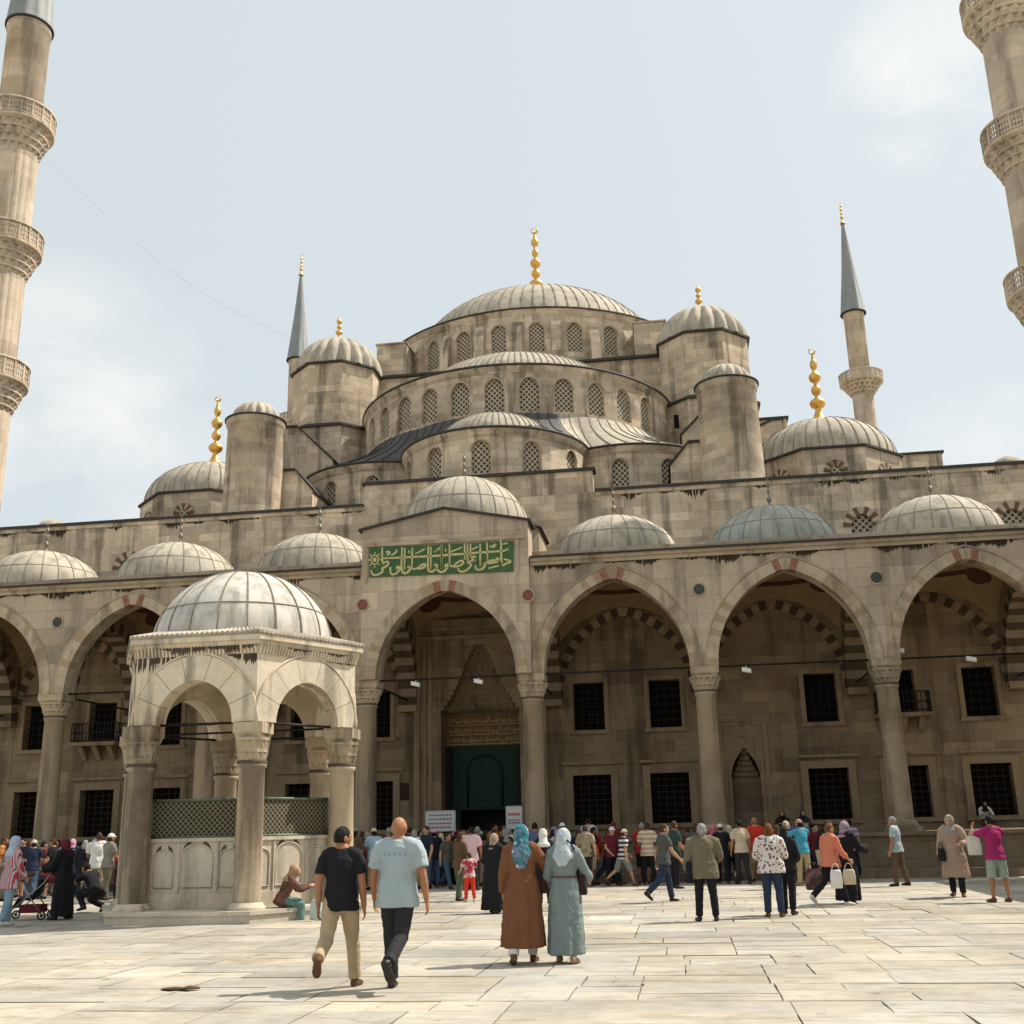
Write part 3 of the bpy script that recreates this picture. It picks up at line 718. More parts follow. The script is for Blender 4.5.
# balconies beside the columns
for s in (-1,1):
    x=s*15.3; mb=MB(); mb.box(x-.95,x+.95,PY-.75,PY-.002,5.08,5.22)
    for q in (-.6,0,.6): mb.hexa([(x+q-.1,PY-.1,4.55),(x+q+.1,PY-.1,4.55),(x+q+.1,PY-.003,4.55),(x+q-.1,PY-.003,4.55),(x+q-.1,PY-.6,5.07),(x+q+.1,PY-.6,5.07),(x+q+.1,PY-.003,5.07),(x+q-.1,PY-.003,5.07)])
    b=part('balcony',mb,M['itrim'],mosque); mb=MB()
    for i in range(13): xx=x-.9+1.8*i/12; mb.box(xx-.014,xx+.014,PY-.72,PY-.69,5.22,5.95)
    for sx in (-1,1):
        for i in range(4): yy=PY-.7+.65*i/4; mb.box(x+sx*.9-.014,x+sx*.9+.014,yy-.014,yy+.014,5.22,5.95)
    for zz in (5.3,5.6,5.95):
        mb.box(x-.92,x+.92,PY-.725,PY-.685,zz-.018,zz+.018)
        for sx in (-1,1): mb.box(x+sx*.9-.018,x+sx*.9+.018,PY-.684,PY-.002,zz-.018,zz+.018)
    part('railing',mb,M['iron'],b)
# small prayer niches in the portico wall
for s in (-1,1):
    x=s*9.66; mb=MB(); f=lambda a,b,c,d,e=-.05:mb.box(x+a,x+b,PY+e,PY-.002,c,d)
    f(-.86,-.72,1.3,5.16);f(.72,.86,1.3,5.16);f(-.72,.72,5.02,5.16);f(-.66,-.58,1.3,4.66,-.03);f(.58,.66,1.3,4.66,-.03);f(-.58,.58,4.58,4.66,-.03);f(-.92,.92,5.162,5.26,-.09)
    nch=part('prayer_niche',mb,M['itrim'],mosque)
    mb=MB(); mb.lathe([(.52,1.3),(.52,3.05)],12,(x,PY+.02),0,pi)
    for i in range(6):
        z0=3.05+i*.19; r0=.52*(1-i/6.2); r1=.52*(1-(i+1)/6.2); mb.lathe([(r0,z0),(r0,z0+.13),(r1,z0+.19)],10,(x,PY+.02),0,pi,smooth=False)
    part('niche_shell',mb,M['sofa'],nch)
# portal: projecting frame, muqarnas hood, gilt panel, green door
mb=MB(); pf=flat_map(PY-.28)
KEY=[(1.5,5.95),(1.26,6.3),(.98,6.75),(.70,7.35),(.46,7.95),(.2,8.42),(.02,8.75)]
def hw(z):
    for (w0,z0),(w1,z1) in zip(KEY,KEY[1:]):
        if z<=z1: return w0+(w1-w0)*(z-z0)/(z1-z0)
    return .02
NZ=14; ZZ=[5.95+(8.6-5.95)*i/NZ for i in range(NZ+1)]
sil=[(-hw(z),hw(z),z) for z in ZZ[:-1]]
xs=[-2.45,-1.5,1.5,2.45]
mb.box(-2.44,-1.5,PY-.28,PY+.9,0,9.0); mb.box(1.5,2.44,PY-.28,PY+.9,0,9.0)
for (a,b,z),(a2,b2,z2) in zip(sil,sil[1:]+[(0,0,9.0)]):
    if a2!=0:
        mb.box(-1.5,a2,PY-.28,PY+.9,z,z2); mb.box(b2,1.5,PY-.28,PY+.9,z,z2)
    else: mb.box(-1.5,1.5,PY-.28,PY+.9,z,9.0)
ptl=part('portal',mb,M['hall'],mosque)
mb=MB()
for a,b,y in ((-2.52,-2.30,.40),(-2.16,-2.06,.34),(-1.95,-1.85,.32)):
    mb.box(a,b,PY-y,PY-.282,0,8.6); mb.box(-b,-a,PY-y,PY-.282,0,8.6)
mb.box(-2.6,2.6,PY-.42,PY-.282,8.62,8.78); mb.box(-2.62,2.62,PY-.50,PY-.282,8.95,9.1); mb.box(-2.7,2.7,PY-.46,PY-.05,9.102,9.4)
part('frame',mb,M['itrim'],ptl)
mb=MB()
for i in range(NZ):
    r0,r1,z0,z1=hw(ZZ[i]),hw(ZZ[i+1]),ZZ[i],ZZ[i+1]; n=max(3,11-i//2)
    muqarnas(mb,(0,PY-.16),r0,z0+.0,max(.03,r1),z1+.0,n,1,0,pi)
    for q in range(n):     # little hanging cells
        a_=pi*(q+.5)/n; mb.tube([((r0-.03)*cos(a_),PY-.16+(r0-.03)*sin(a_),z0-.06),((r0-.02)*cos(a_),PY-.16+(r0-.02)*sin(a_),z0+.10)],[.012,.05],6)
    mb.lathe([(r0,z0-.01),(r0,z1)],16,(0,PY-.13),0.02,pi-.02); mb.lathe([(r0,z1),(max(.02,r1),z1+.001)],16,(0,PY-.13),0.02,pi-.02)
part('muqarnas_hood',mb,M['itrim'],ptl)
mb=MB(); mb.box(-1.49,1.49,PY+.55,PY+.7,4.66,5.9); gp=part('inscription_panel',mb,M['panel'],ptl)
mb=MB(); r=random.Random(9)
for row in range(3):
    z=4.82+row*.36; x=-1.35
    mb.box(-1.4,1.4,PY+.535,PY+.549,z-.1,z-.085)
    while x<1.35:
        w=r.uniform(.06,.16); P=[(x,PY+.54,z+r.uniform(-.05,.06)),(x+w*.3,PY+.54,z+r.uniform(.02,.2)),(x+w*.6,PY+.54,z+r.uniform(-.06,.05)),(x+w,PY+.54,z+r.uniform(0,.18))]
        mb.tube(P,.021,4,ref=(0,1,0)); x+=w+.005
part('lettering',mb,M['letter'],gp)
mb=MB(); mb.box(-1.27,1.27,PY+.6,PY+.66,2.35,4.655); mb.box(-1.27,-.95,PY+.6,PY+.66,0,2.349); mb.box(.95,1.27,PY+.6,PY+.66,0,2.349)
dr=part('door',mb,M['door'],ptl)
mb=MB(); P=[(-.66,PY+.58,2.4),(-.66,PY+.58,3.75)]+[(.66*-cos(pi*i/12),PY+.58,3.75+.55*sin(pi*i/12)) for i in range(1,12)]+[(.66,PY+.58,3.75),(.66,PY+.58,2.4)]
mb.tube(P,.045,6,ref=(0,1,0)); mb.box(-1.27,1.27,PY+.56,PY+.598,2.3,2.4); part('moulding',mb,M['dooredge'],dr)
mb=MB(); mb.box(-1.5,1.5,PY+1.9,PY+2.0,0,4.7); mb.box(-1.49,-1.29,PY+.5,PY+.7,0,4.655); mb.box(1.29,1.49,PY+.5,PY+.7,0,4.655)
part('doorway',mb,M['iron'],ptl)  # near-black backing sheet stands in for the unlit interior
mb=MB(); mb.box(-3.2,-2.8,PY-.04,PY-.002,2.71,3.34); part('notice_plate',mb,M['rust'],mosque)

# ---- cascade of drums and domes
def win_parts(ops_,fmap,depth,ring=True,mat='lat'):
    for o_ in ops_:
        mb=MB(); pane(mb,fmap,o_,depth); part('window',mb,M[mat],mosque)
def cyl_tier(name,cx,cy,R,z0,zc,ops_,smax,depth=.28,edge=.20,corn=True,lower=0):
    f=cyl_map(cx,cy,R); mb=MB(); wall(mb,f,-smax,smax,z0,zc,ops_,depth,ds=.5)
    mb2=MB(); am=smax/R
    mb.lathe([(R+.0,zc-.32),(R+.06,zc-.28),(R+.06,zc-.16),(R+.16,zc-.05),(R+.16,zc-.002)],int(48*am/pi)+8,(cx,cy),-pi/2-am,-pi/2+am)
    w=part(name,mb,M['upper'],mosque)
    mb2.lathe([(R+.1,zc),(R+edge,zc+.0),(R+edge,zc+.10),(R-.3,zc+.20)],int(60*am/pi)+8,(cx,cy),-pi/2-am,-pi/2+am)
    part('cornice_edge',mb2,M['edge'],mosque)
    win_parts(ops_,f,depth*.6)
    # hood mouldings recess ring
    for o_ in ops_:
        mb=MB(); voussoirs(mb,f,o_['c'],o_['w'],o_['spring'],o_['rise'],.07,-.008,.06,9,lambda i,n:0,inner=-.002); part('window_hood',mb,M['trim'],mosque)
# exedrae
ex=[op(s,.40,15.65,16.65,.45) for s in (-4.4,-2.2,0,2.2,4.4)]
cyl_tier('exedra_wall',0,10.9,4.07,14.27,17.55,ex,6.6)
for s in (-1,1):
    exs=[op(q,.36,15.75,16.6,.42) for q in (-2.1*s,-.2*s,2.0*s,4.1*s)]
    cyl_tier('exedra_wall',s*5.75,14.35,4.1,14.27,17.55,exs,6.6)
mb=MB(); mb.lathe([(4.15,17.7),(2.75,17.80)],40,(0,0),-pi,0,mi=2); dome(mb,(0,0),2.85,1.85,17.72,56,28,a0=-pi,a1=0,rh=.03,rw=.02); part('exedra_dome',mb,[M['lead'],M['seam'],M['edge']],mosque,loc=(0,10.95,0))
for s in (-1,1):
    mb=MB(); mb.lathe([(4.15,17.7),(2.75,17.76)],40,(0,0),-pi,0); dome(mb,(0,0),2.85,1.0,17.70,56,28,a0=-pi,a1=0,rh=.03,rw=.02); part('exedra_dome',mb,[M['lead'],M['seam'],M['edge']],mosque,loc=(s*5.75,14.4,0))
# lead skirt roof from the half dome drum down to the scalloped cornice of the exedrae
circ=[(0,10.95-18.6,4.2),(5.75,14.4-18.6,4.2),(-5.75,14.4-18.6,4.2)]
def reach(a):
    dx,dy=cos(a),sin(a); best=8.4
    for cx,cy,R in circ:
        bq=dx*cx+dy*cy; dd=bq*bq-(cx*cx+cy*cy-R*R)
        if dd>0: best=max(best,bq+sqrt(dd))
    return min(best,11.6)
mb=MB(); n=120; a0,a1=-pi/2-1.35,-pi/2+1.35; k=6
def skp(a,f,dz=0,g=0):
    r_=7.9+(reach(a)-7.9)*f; return (r_*cos(a)-sin(a)*g,r_*sin(a)+cos(a)*g,19.72-2.02*f**.62+dz)
for j in range(n):
    A,Bq=a0+(a1-a0)*j/n,a0+(a1-a0)*(j+1)/n
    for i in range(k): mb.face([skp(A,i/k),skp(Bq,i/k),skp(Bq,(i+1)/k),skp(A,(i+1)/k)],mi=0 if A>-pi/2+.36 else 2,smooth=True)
for j in range(45):
    a=a0+(a1-a0)*j/44
    for i in range(k):
        P=[skp(a,f,dz,g) for f in ((i+1)/k,i/k) for dz in (-.02,.045) for g in (-.022,.022)]
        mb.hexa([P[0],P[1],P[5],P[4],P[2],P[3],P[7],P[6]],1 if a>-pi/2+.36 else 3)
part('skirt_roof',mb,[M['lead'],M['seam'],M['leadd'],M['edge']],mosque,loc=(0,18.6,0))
# half dome drum
sw=[op(1.62*k,.44,19.78,20.9,.52) for k in range(-5,6)]
cyl_tier('half_dome_drum',0,18.6,7.95,17.5,21.95,sw,11.6)
mb=MB(); mb.lathe([(8.05,22.1),(5.7,22.3)],60,(0,0),-pi,0); dome(mb,(0,0),5.85,3.1,22.2,90,52,a0=-pi,a1=0,rh=.035,rw=.022); part('half_dome',mb,[M['lead'],M['seam']],mosque,loc=(0,18.65,0))
# central cube
mb=MB(); mb.box(-9.3,9.3,18.9,39,14.2,25.38); part('central_block',mb,M['upper'],mosque)
mb=MB(); mb.box(-9.5,9.5,18.68,39.2,25.382,25.52); mb.hexa([(-9.4,18.8,25.521),(9.4,18.8,25.521),(9.4,39.1,25.521),(-9.4,39.1,25.521),(-7,21,26.5),(7,21,26.5),(7,37,26.5),(-7,37,26.5)]); part('block_edge',mb,M['edge'],mosque)
# main drum and dome
mw=[op(1.05+2.1*k,.42,26.45,27.7,.5) for k in range(-7,7)]
cyl_tier('main_drum',0,29,9.8,25.5,28.95,mw,15.5,depth=.25)
for k in range(-6,7):     # small piers between the drum windows
    a=-pi/2+2.1*k/9.8; mb=MB(); ca,sa=cos(a),sin(a); t=(-sa*.28,ca*.28)
    mb.hexa([(ca*r_+t[0]*g,29+sa*r_+t[1]*g,z_) for z_ in (25.5,) for r_,g in ((9.75,-1),(10.28,-1),(10.28,1),(9.75,1))]+[(ca*r_+t[0]*g,29+sa*r_+t[1]*g,z_) for r_,g,z_ in ((9.75,-1,28.4),(10.05,-1,27.6),(10.05,1,27.6),(9.75,1,28.4))])
    part('drum_pier',mb,M['upper'],mosque)
mb=MB(); mb.lathe([(9.9,29.1),(7.7,29.25)],90,(0,0)); dome(mb,(0,0),7.95,5.15,28.98,128,72,rh=.04,rw=.025); md=part('main_dome',mb,[M['lead'],M['seam']],mosque,loc=(0,29,0))
part('finial',finial_mb(5.75,5,.46),M['gold'],md,loc=(0,29,34.1))
# flying buttress blocks beside the drum
for s in (-1,1):
    mb=MB(); x0,x1=(-8.0,-6.3) if s<0 else (6.3,8.0)
    mb.hexa([(x0,19.6,25.5),(x1,19.6,25.5),(x1,22.5,25.5),(x0,22.5,25.5),(x0,19.6,27.75),(x1,19.6,27.75),(x1,22.5,28.2),(x0,22.5,28.2)])
    mb.box(x0-.06,x1+.06,19.52,22.5,27.76,27.84)
    part('buttress',mb,M['upper'],mosque)
melon=lambda n:(lambda a,f:1+.13*abs(sin(a*n/2))*(1-f*.4))
# octagonal weight towers
for s in (-1,1):
    cx,cy=s*9.82,18.35; O=lambda R:[(cx+R*.965*cos(pi/8+pi/4*i),cy+R*.965*sin(pi/8+pi/4*i)) for i in range(8)]
    mb=MB(); mb.prism(O(2.5),21.9,25.35); mb.prism(O(2.78),14.2,21.72); t=part('weight_tower',mb,M['upper'],mosque)
    mb=MB(); mb.prism(O(2.66),25.352,25.46); part('cornice_edge',mb,M['edge'],t); mb=MB(); mb.prism(O(2.92),21.722,21.84); mb.lathe([(2.8,21.841),(2.3,22.1)],8,(cx,cy),pi/8,2*pi+pi/8,smooth=False); part('ledge',mb,M['edge'],t)
    mb=MB(); mb.lathe(dome_prof(2.15,2.2,25.46,16),160,(0,0),mod=melon(20)); d=part('dome',mb,M['lead'],t,loc=(cx,cy,0))
    part('finial',finial_mb(1.5,3,.2),M['gold'],d,loc=(cx,cy,27.7))
    if s>0: mb=MB(); mb.box(cx-1.75,cx-1.5,cy-2.72,cy-2.55,20.2,20.85); part('window',mb,M['glass'],t)
# round turrets nearer the facade
for s in (-1,1):
    cx,cy=s*10.2,7.9; mb=MB(); mb.lathe([(1.30,14.27),(1.27,14.6),(1.19,18.65),(1.23,18.70),(1.28,18.86),(1.28,18.98)],40,(cx,cy)); t=part('turret',mb,M['upper'],mosque)
    mb=MB(); mb.lathe([(1.28,18.982),(1.34,18.99),(1.34,19.05),(.9,19.2)],40,(cx,cy)); part('cornice_edge',mb,M['edge'],t)
    mb=MB(); mb.lathe(dome_prof(.95,.85,19.12,10),112,(0,0),mod=melon(16)); part('dome',mb,M['lead'],t,loc=(cx,cy,0))
# stepped buttress masses between turret and tower
for s in (-1,1):
    mb=MB(); S=lambda x:s*x
    def wedge(xo,xi,y0,y1,z0,zo,zi,xf):
        # flat top from xo to xf, then sloping inwards to xi
        P=[(S(xo),zo),(S(xf),zo),(S(xi),zi),(S(xi),z0),(S(xo),z0)]
        mb.face([(x,y0,z) for x,z in P]); mb.face([(x,y1,z) for x,z in reversed(P)])
        for (a,za),(b,zb) in zip(P,P[1:]+P[:1]): mb.face([(a,y0,za),(b,y0,zb),(b,y1,zb),(a,y1,za)])
    def cap(xo,xi,y0,y1,zo,zi,xf):
        for (a,za),(c,zc) in (((xo+.08,zo),(xf,zo)),((xf,zo),(xi-.08,zi-.05))):
            mb.hexa([(S(a),y0-.1,za+.003),(S(c),y0-.1,zc+.003),(S(c),y1,zc+.003),(S(a),y1,za+.003),(S(a),y0-.1,za+.1),(S(c),y0-.1,zc+.1),(S(c),y1,zc+.1),(S(a),y1,za+.1)])
    for xo,xi,y0,y1,z0,zo,zi,xf in ((11.6,8.35,13.2,16.1,14.2,20.75,18.9,10.2),(9.5,7.7,8.4,11.5,14.2,16.85,15.9,8.5),(13.0,11.6,14,20,14.2,19.6,19.2,12.6)):
        mb=MB(); wedge(xo,xi,y0,y1,z0,zo,zi,xf); b=part('buttress',mb,M['upper'],mosque)
        mb=MB(); cap(xo,xi,y0,y1-.1,zo,zi,xf); part('coping',mb,M['edge'],b)
# side buttress blocks behind the corner domes
for s in (-1,1):
    for q0,q1,y0,y1,zt in ((s*11.6,s*13.4,15.5,19,20.2),(s*19.2,s*21.4,20,23,19.4)):
        x=sorted((q0,q1)); mb=MB(); mb.box(x[0],x[1],y0,y1,14.2,zt); b=part('buttress',mb,M['upper'],mosque)
        mb=MB(); mb.box(x[0]-.1,x[1]+.1,y0-.1,y1+.1,zt+.002,zt+.11); part('coping',mb,M['edge'],b)
# corner domes on low octagonal drums
for s in (-1,1):
    cx,cy=s*14.69,13.95; O=lambda R:[(cx+R*cos(pi/8+pi/4*i),cy+R*sin(pi/8+pi/4*i)) for i in range(8)]
    mb=MB(); mb.prism(O(3.38),14.2,17.0); t=part('dome_drum',mb,M['upper'],mosque)
    for i in range(8):
        p,q=O(3.45)[i],O(3.45)[(i+1)%8]
        if (p[1]+q[1])/2<cy+.5:
            f,L=seg_map(q[0],q[1],p[0],p[1]) if False else seg_map(p[0],p[1],q[0],q[1]); mb=MB()
            voussoirs(mb,f,L/2,.20,15.95,.22,.30,-.03,.05,9,lambda i,n:i%2); w=part('voussoir_arch',mb,[M['vbrown'],M['trim']],t)
            mb=MB(); pane(mb,f,op(L/2,.20,15.2,15.95,.22),-.012); part('window',mb,M['lat'],t)
    mb=MB(); mb.prism(O(3.5),17.002,17.10); part('cornice_edge',mb,M['edge'],t)
    mb=MB(); dome(mb,(0,0),3.22,2.18,17.1,72,36,rh=.03,rw=.02); d=part('dome',mb,[M['lead'],M['seam']],t,loc=(cx,cy,0))
    part('finial',finial_mb(3.95,4,.36),M['gold'],d,loc=(cx,cy,19.2))
    mb=MB(); mb.lathe(dome_prof(.7,.55,16.0,8),24,(0,0)); mb.lathe([(.72,14.2),(.72,16.0)],8,smooth=False); part('cupola',mb,M['lead'],mosque,loc=(s*22.1,12.3,0))
# ================================================================== MINARETS
def minaret(name,label,x,y,r,bal,zc,rc,ztip,fin,base_z=0,nb=20,group='minarets of the mosque',flutes=True,rbk=1.64):
    t=thing(name,label,'minaret',(x,y,0),group=group)
    rb=r*rbk; edges=[base_z]+[b for b in bal]; top=zc
    md=(lambda a,f:1+.028*abs(sin(a*10))) if flutes else None
    mb=MB(); prev=base_z; rr=r*1.02
    mb.lathe([(r*1.55,base_z),(r*1.55,12.0),(r*1.02,14.0)],16,smooth=False)
    for b in bal:
        lo=b-1.55*r/1.04
        mb.lathe([(rr,max(prev,14.0) if prev==base_z else prev),(rr,lo)],80 if flutes else 40,mod=md,smooth=not flutes); prev=b-.1; rr*=.99
    mb.lathe([(rr,prev),(rr,zc-.35),(rr*1.06,zc-.3),(rr*1.06,zc-.02)],40)
    part('shaft',mb,M['minaret'],t,loc=(x,y,0))
    for b in bal:
        lo=b-1.55*r/1.04; mb=MB(); h=(b-lo)
        muqarnas(mb,(0,0),rr*1.03,lo,rb*.96,b-.10*h,nb,4); mb.lathe([(rr,lo),(rr*1.05,lo+.1*h)],30)
        mb.lathe([(rb*.3,b-.12*h),(rb,b-.12*h),(rb*1.02,b-.03*h),(rb,b),(rb*.3,b)],nb*2)
        bl=part('balcony',mb,M['minaret'],t,loc=(x,y,0)); mb=MB(); hp=.86*r/1.04
        for j in range(nb):
            a0_,a1_=2*pi*j/nb,2*pi*(j+1)/nb; P=lambda a,rr_,z:(rr_*cos(a),rr_*sin(a),z)
            # post and pierced slab
            am=a0_+.03*2; 
            mb.hexa([P(a0_-.03,rb-.10,b),P(a0_-.03,rb+.03,b),P(a0_+.03,rb+.03,b),P(a0_+.03,rb-.10,b),P(a0_-.03,rb-.10,b+hp),P(a0_-.03,rb+.03,b+hp),P(a0_+.03,rb+.03,b+hp),P(a0_+.03,rb-.10,b+hp)])
            for q in range(3):
                z0=b+.06*hp+q*hp*.28; 
                mb.hexa([P(a0_+.03,rb-.06,z0),P(a0_+.03,rb,z0),P(a1_-.03,rb,z0),P(a1_-.03,rb-.06,z0),P(a0_+.03,rb-.06,z0+.10*hp),P(a0_+.03,rb,z0+.10*hp),P(a1_-.03,rb,z0+.10*hp),P(a1_-.03,rb-.06,z0+.10*hp)])
            for q in range(1,4):
                a=a0_+(a1_-a0_)*q/4; mb.hexa([P(a-.012,rb-.055,b),P(a-.012,rb-.005,b),P(a+.012,rb-.005,b),P(a+.012,rb-.055,b),P(a-.012,rb-.055,b+hp*.9),P(a-.012,rb-.005,b+hp*.9),P(a+.012,rb-.005,b+hp*.9),P(a+.012,rb-.055,b+hp*.9)])
        mb.lathe([(rb-.12,b+hp*.93),(rb+.05,b+hp*.93),(rb+.05,b+hp*1.04),(rb-.12,b+hp*1.04)],nb*2)
        part('railing',mb,M['minaret'],bl,loc=(x,y,0))
    mb=MB(); mb.lathe([(rc*1.04,zc-.02),(rc*1.08,zc),(rc*1.08,zc+.08),(rc,zc+.10)],24,mi=1)
    nr=12; mb.lathe([(rc,zc+.1),(rc*.52,zc+(ztip-zc)*.48),(.10,ztip)],24,mod=lambda a,f:1+.05*abs(sin(a*6))); sp=part('spire',mb,[M['cone'],M['edge']],t,loc=(x,y,0))
    part('finial',finial_mb(fin,4,.16*r/.8),M['gold'],sp,loc=(x,y,ztip-.15))
    return t
minaret('minaret','tall fluted minaret with three balconies and a lead spire at the left edge',-23.67,8.46,1.04,[35.95,29.2,22.25],42.0,1.10,57,3.2)
minaret('minaret','large stone minaret with carved balconies cut off by the right edge',23.67,8.46,1.04,[35.95,29.2,22.25],42.0,1.10,57,3.2)
minaret('minaret','slender far minaret with grey spire behind the left weight tower',-23.6,50.3,.80,[35.4,28.9,22.4],41.4,.96,49.9,2.2,flutes=False,rbk=2.1)
minaret('minaret','slender far minaret with one visible balcony and grey spire behind the right corner dome',23.6,50.3,.80,[35.4,28.9,22.4],41.4,.96,49.9,2.2,flutes=False,rbk=2.1)
# thin wire slung from the left minaret
mb=MB(); P0=Vector((-22.2,7.6,34.5)); P1=Vector((-10.6,18,27.0)); mb.tube([P0.lerp(P1,i/16)-Vector((0,0,1.6*sin(pi*i/16))) for i in range(17)],.006,4)
tag(part('cable',mb,plain('cable_grey',(.35,.36,.37),.6)),'thin cable sagging from the left minaret balcony towards the domes','cable')

# ================================================================== FOUNTAIN
FC=Vector((-2.08,-12.47)); PH=-1.073
ft=thing('fountain','hexagonal marble fountain kiosk with six columns and a ribbed lead dome','fountain',(FC.x,FC.y,0))
HV=lambda R,k:(FC.x+R*cos(PH+k*pi/3),FC.y+R*sin(PH+k*pi/3))
HX6=lambda R:[HV(R,k) for k in range(6)]
mb=MB(); mb.prism(HX6(2.90),-.02,.15); mb.prism(HX6(2.94),.152,.225); part('plinth',mb,M['wfpanel'],ft)
for k in range(6):
    x,y=HV(2.337,k); column_parts(ft,x,y,.225,2.95,3.72,.268,.250,.57,M['wfcol'],M['wfcap'],base=False)
    mb=MB(); mb.lathe([(.36,.226),(.37,.27),(.33,.30),(.30,.36)],24); part('base',mb,M['wfmarble'],ft,loc=(x,y,0))
AP=2.337*cos(pi/6); RO=(AP+.22)/cos(pi/6); RI=(AP-.22)/cos(pi/6)
mb=MB(); vr=[]
for k in range(6):
    (ax,ay),(bx,by)=HV(RO,k),HV(RO,k+1); f,L=seg_map(ax,ay,bx,by); o_=[op(L/2,.82,3.72,3.72,.88)]
    wall(mb,f,0,L,3.72,5.26,o_,.44)
    (ax,ay),(bx,by)=HV(RI,k),HV(RI,k+1); g,L2=seg_map(ax,ay,bx,by); wall(mb,g,0,L2,3.72,5.26,[op(L2/2,.82,3.72,3.72,.88)],0)
    q0,q1=f(0,3.72,0),f(L/2-.82,3.72,0); 
    for a,b in ((0,L/2-.82),(L/2+.82,L)): mb.face([f(a,3.72,0),f(b,3.72,0),f(b,3.72,.44),f(a,3.72,.44)])
    vr.append((f,L))
fw=part('arch_wall',mb,M['wfmarble'],ft)
for f,L in vr:
    mb=MB(); voussoirs(mb,f,L/2,.82,3.72,.88,.50,-.03,.30,7,lambda i,n:0,inner=.008,gap=.011,sub=4)
    voussoirs(mb,f,L/2,.82,3.72,.88,.49,-.018,.30,28,lambda i,n:1,inner=.004)
    mb.tube([f(L/2+x,3.72+z,-.02) for x,z in arch_curve(.82+.52,.88+.545,14)],.026,6,mi=0)
    part('arch_ring',mb,[M['wfmarble'],M['joint']],fw)
mb=MB()
for k in range(6): mb.tube([(*HV(2.337,k),3.74),(*HV(2.337,k+1),3.74)],.03,6)
mb.tube([(*HV(2.337,1),3.74),(*HV(2.337,4),3.74)],.025,6)
part('tie_rod',mb,M['iron'],ft)
# cornice of small brackets and the wavy tile eaves
mb=MB(); mb.prism(HX6(RO+.10),5.262,5.34); 
for k in range(6):
    (ax,ay),(bx,by)=HV(RO,k),HV(RO,k+1); f,L=seg_map(ax,ay,bx,by); n=34
    for i in range(n): s0=L*(i+.15)/n; s1=L*(i+.8)/n; mb.hexa([f(s0,5.08,-.002),f(s1,5.08,-.002),f(s1,5.08,-.03),f(s0,5.08,-.03),f(s0,5.26,-.002),f(s1,5.26,-.002),f(s1,5.26,-.10),f(s0,5.26,-.10)])
mb.prism(HX6(RO+.18),5.342,5.44)
for k in range(6):
    (ax,ay),(bx,by)=HV(RO,k),HV(RO,k+1); f,L=seg_map(ax,ay,bx,by)
    crust_run(mb,f,.02,L-.02,5.079,.30 if k in (5,4) else .14,.85 if k in (5,4) else .55,k+9,1); crust_run(mb,lambda s,z,d:f(s,z,d-.09),.02,L-.02,5.258,.19,1.0 if k in(5,4) else .55,k+29,1)
part('cornice',mb,[M['wfmarble'],plain('fountain_crust',(.085,.062,.04),.95,nz=.4)],ft)
mb=MB(); RE=2.80; n=26
for k in range(6):
    A,Bq=Vector(HV(RE,k)),Vector(HV(RE,k+1)); A2,B2=Vector(HV(2.0,k)),Vector(HV(2.0,k+1)); st=5
    E=lambda i:(lambda f:(A.lerp(Bq,f),5.50+.035*abs(sin(pi*i/st))))(i/(n*st))
    for i in range(n*st):
        (p,z),(q,w)=E(i),E(i+1); p2=A2.lerp(B2,i/(n*st)); q2=A2.lerp(B2,(i+1)/(n*st))
        mb.face([(p.x,p.y,z),(q.x,q.y,w),(q2.x,q2.y,w+.20),(p2.x,p2.y,z+.20)]); mb.face([(p.x,p.y,z-.05),(q.x,q.y,w-.05),(q.x,q.y,w),(p.x,p.y,z)])
mb.prism(HX6(RE-.02),5.442,5.49)
part('eaves',mb,M['lead'],ft)
mb=MB(); dome(mb,(0,0),1.95,1.68,5.58,64,20,rings=(.27,),rh=.022,rw=.011,phase=.1); d=part('dome',mb,[lead('fountain_dome_lead',(.61,.575,.505),.9),M['seam']],ft,loc=(FC.x,FC.y,0))

# basin
RB=2.06
mb=MB(); mb.prism(HX6(RB),.226,1.48); mb.prism(HX6(RB+.05),1.482,1.55); mb.prism(HX6(RB+.04),.227,.52); bs=part('basin',mb,M['wfpanel'],ft)
mb=MB()
for k in range(6):
    (ax,ay),(bx,by)=HV(RB,k),HV(RB,k+1); f,L=seg_map(ax,ay,bx,by)
    for c,w in ((L*.17,.20),(L*.5,.34),(L*.83,.20)):
        P=[f(c-w,.62,-.012),f(c-w,1.18,-.012)]+[f(c+x,1.18+z,-.012) for x,z in arch_curve(w,w*.75,6)[1:-1]]+[f(c+w,1.18,-.012),f(c+w,.62,-.012)]
        mb.tube(P,.016,5,closed=True)
        mb.hexa([f(c-w-.05,.56,-.001),f(c-w-.02,.56,-.001),f(c-w-.02,.56,-.03),f(c-w-.05,.56,-.03),f(c-w-.05,1.46,-.001),f(c-w-.02,1.46,-.001),f(c-w-.02,1.46,-.03),f(c-w-.05,1.46,-.03)])
for k in range(6):
    (ax,ay),(bx,by)=HV(RB,k),HV(RB,k+1); f,L=seg_map(ax,ay,bx,by); r=random.Random(k+3)
    for c,w in ((L*.17,.20),(L*.5,.34),(L*.83,.20)):
        for sg in (-1,1):
            if w<.3 and (k+int(c*9))%2: 
                mb.face([f(c-.05,1.30,-.004),f(c+.05,1.30,-.004),f(c,1.37,-.004)],mi=1); continue
            cur=[q for q in arch_curve(w,w*.75,8) if q[0]*sg>w*.25]
            P=[f(c+x,1.18+z+.02,-.006) for x,z in cur]+[f(c+x*.9,1.18+z+.10,-.006) for x,z in reversed(cur)]
            if len(P)>3: mb.face(P,mi=1)
part('panel_relief',mb,[M['wfpanel'],M['joint']],bs)
mb=MB()
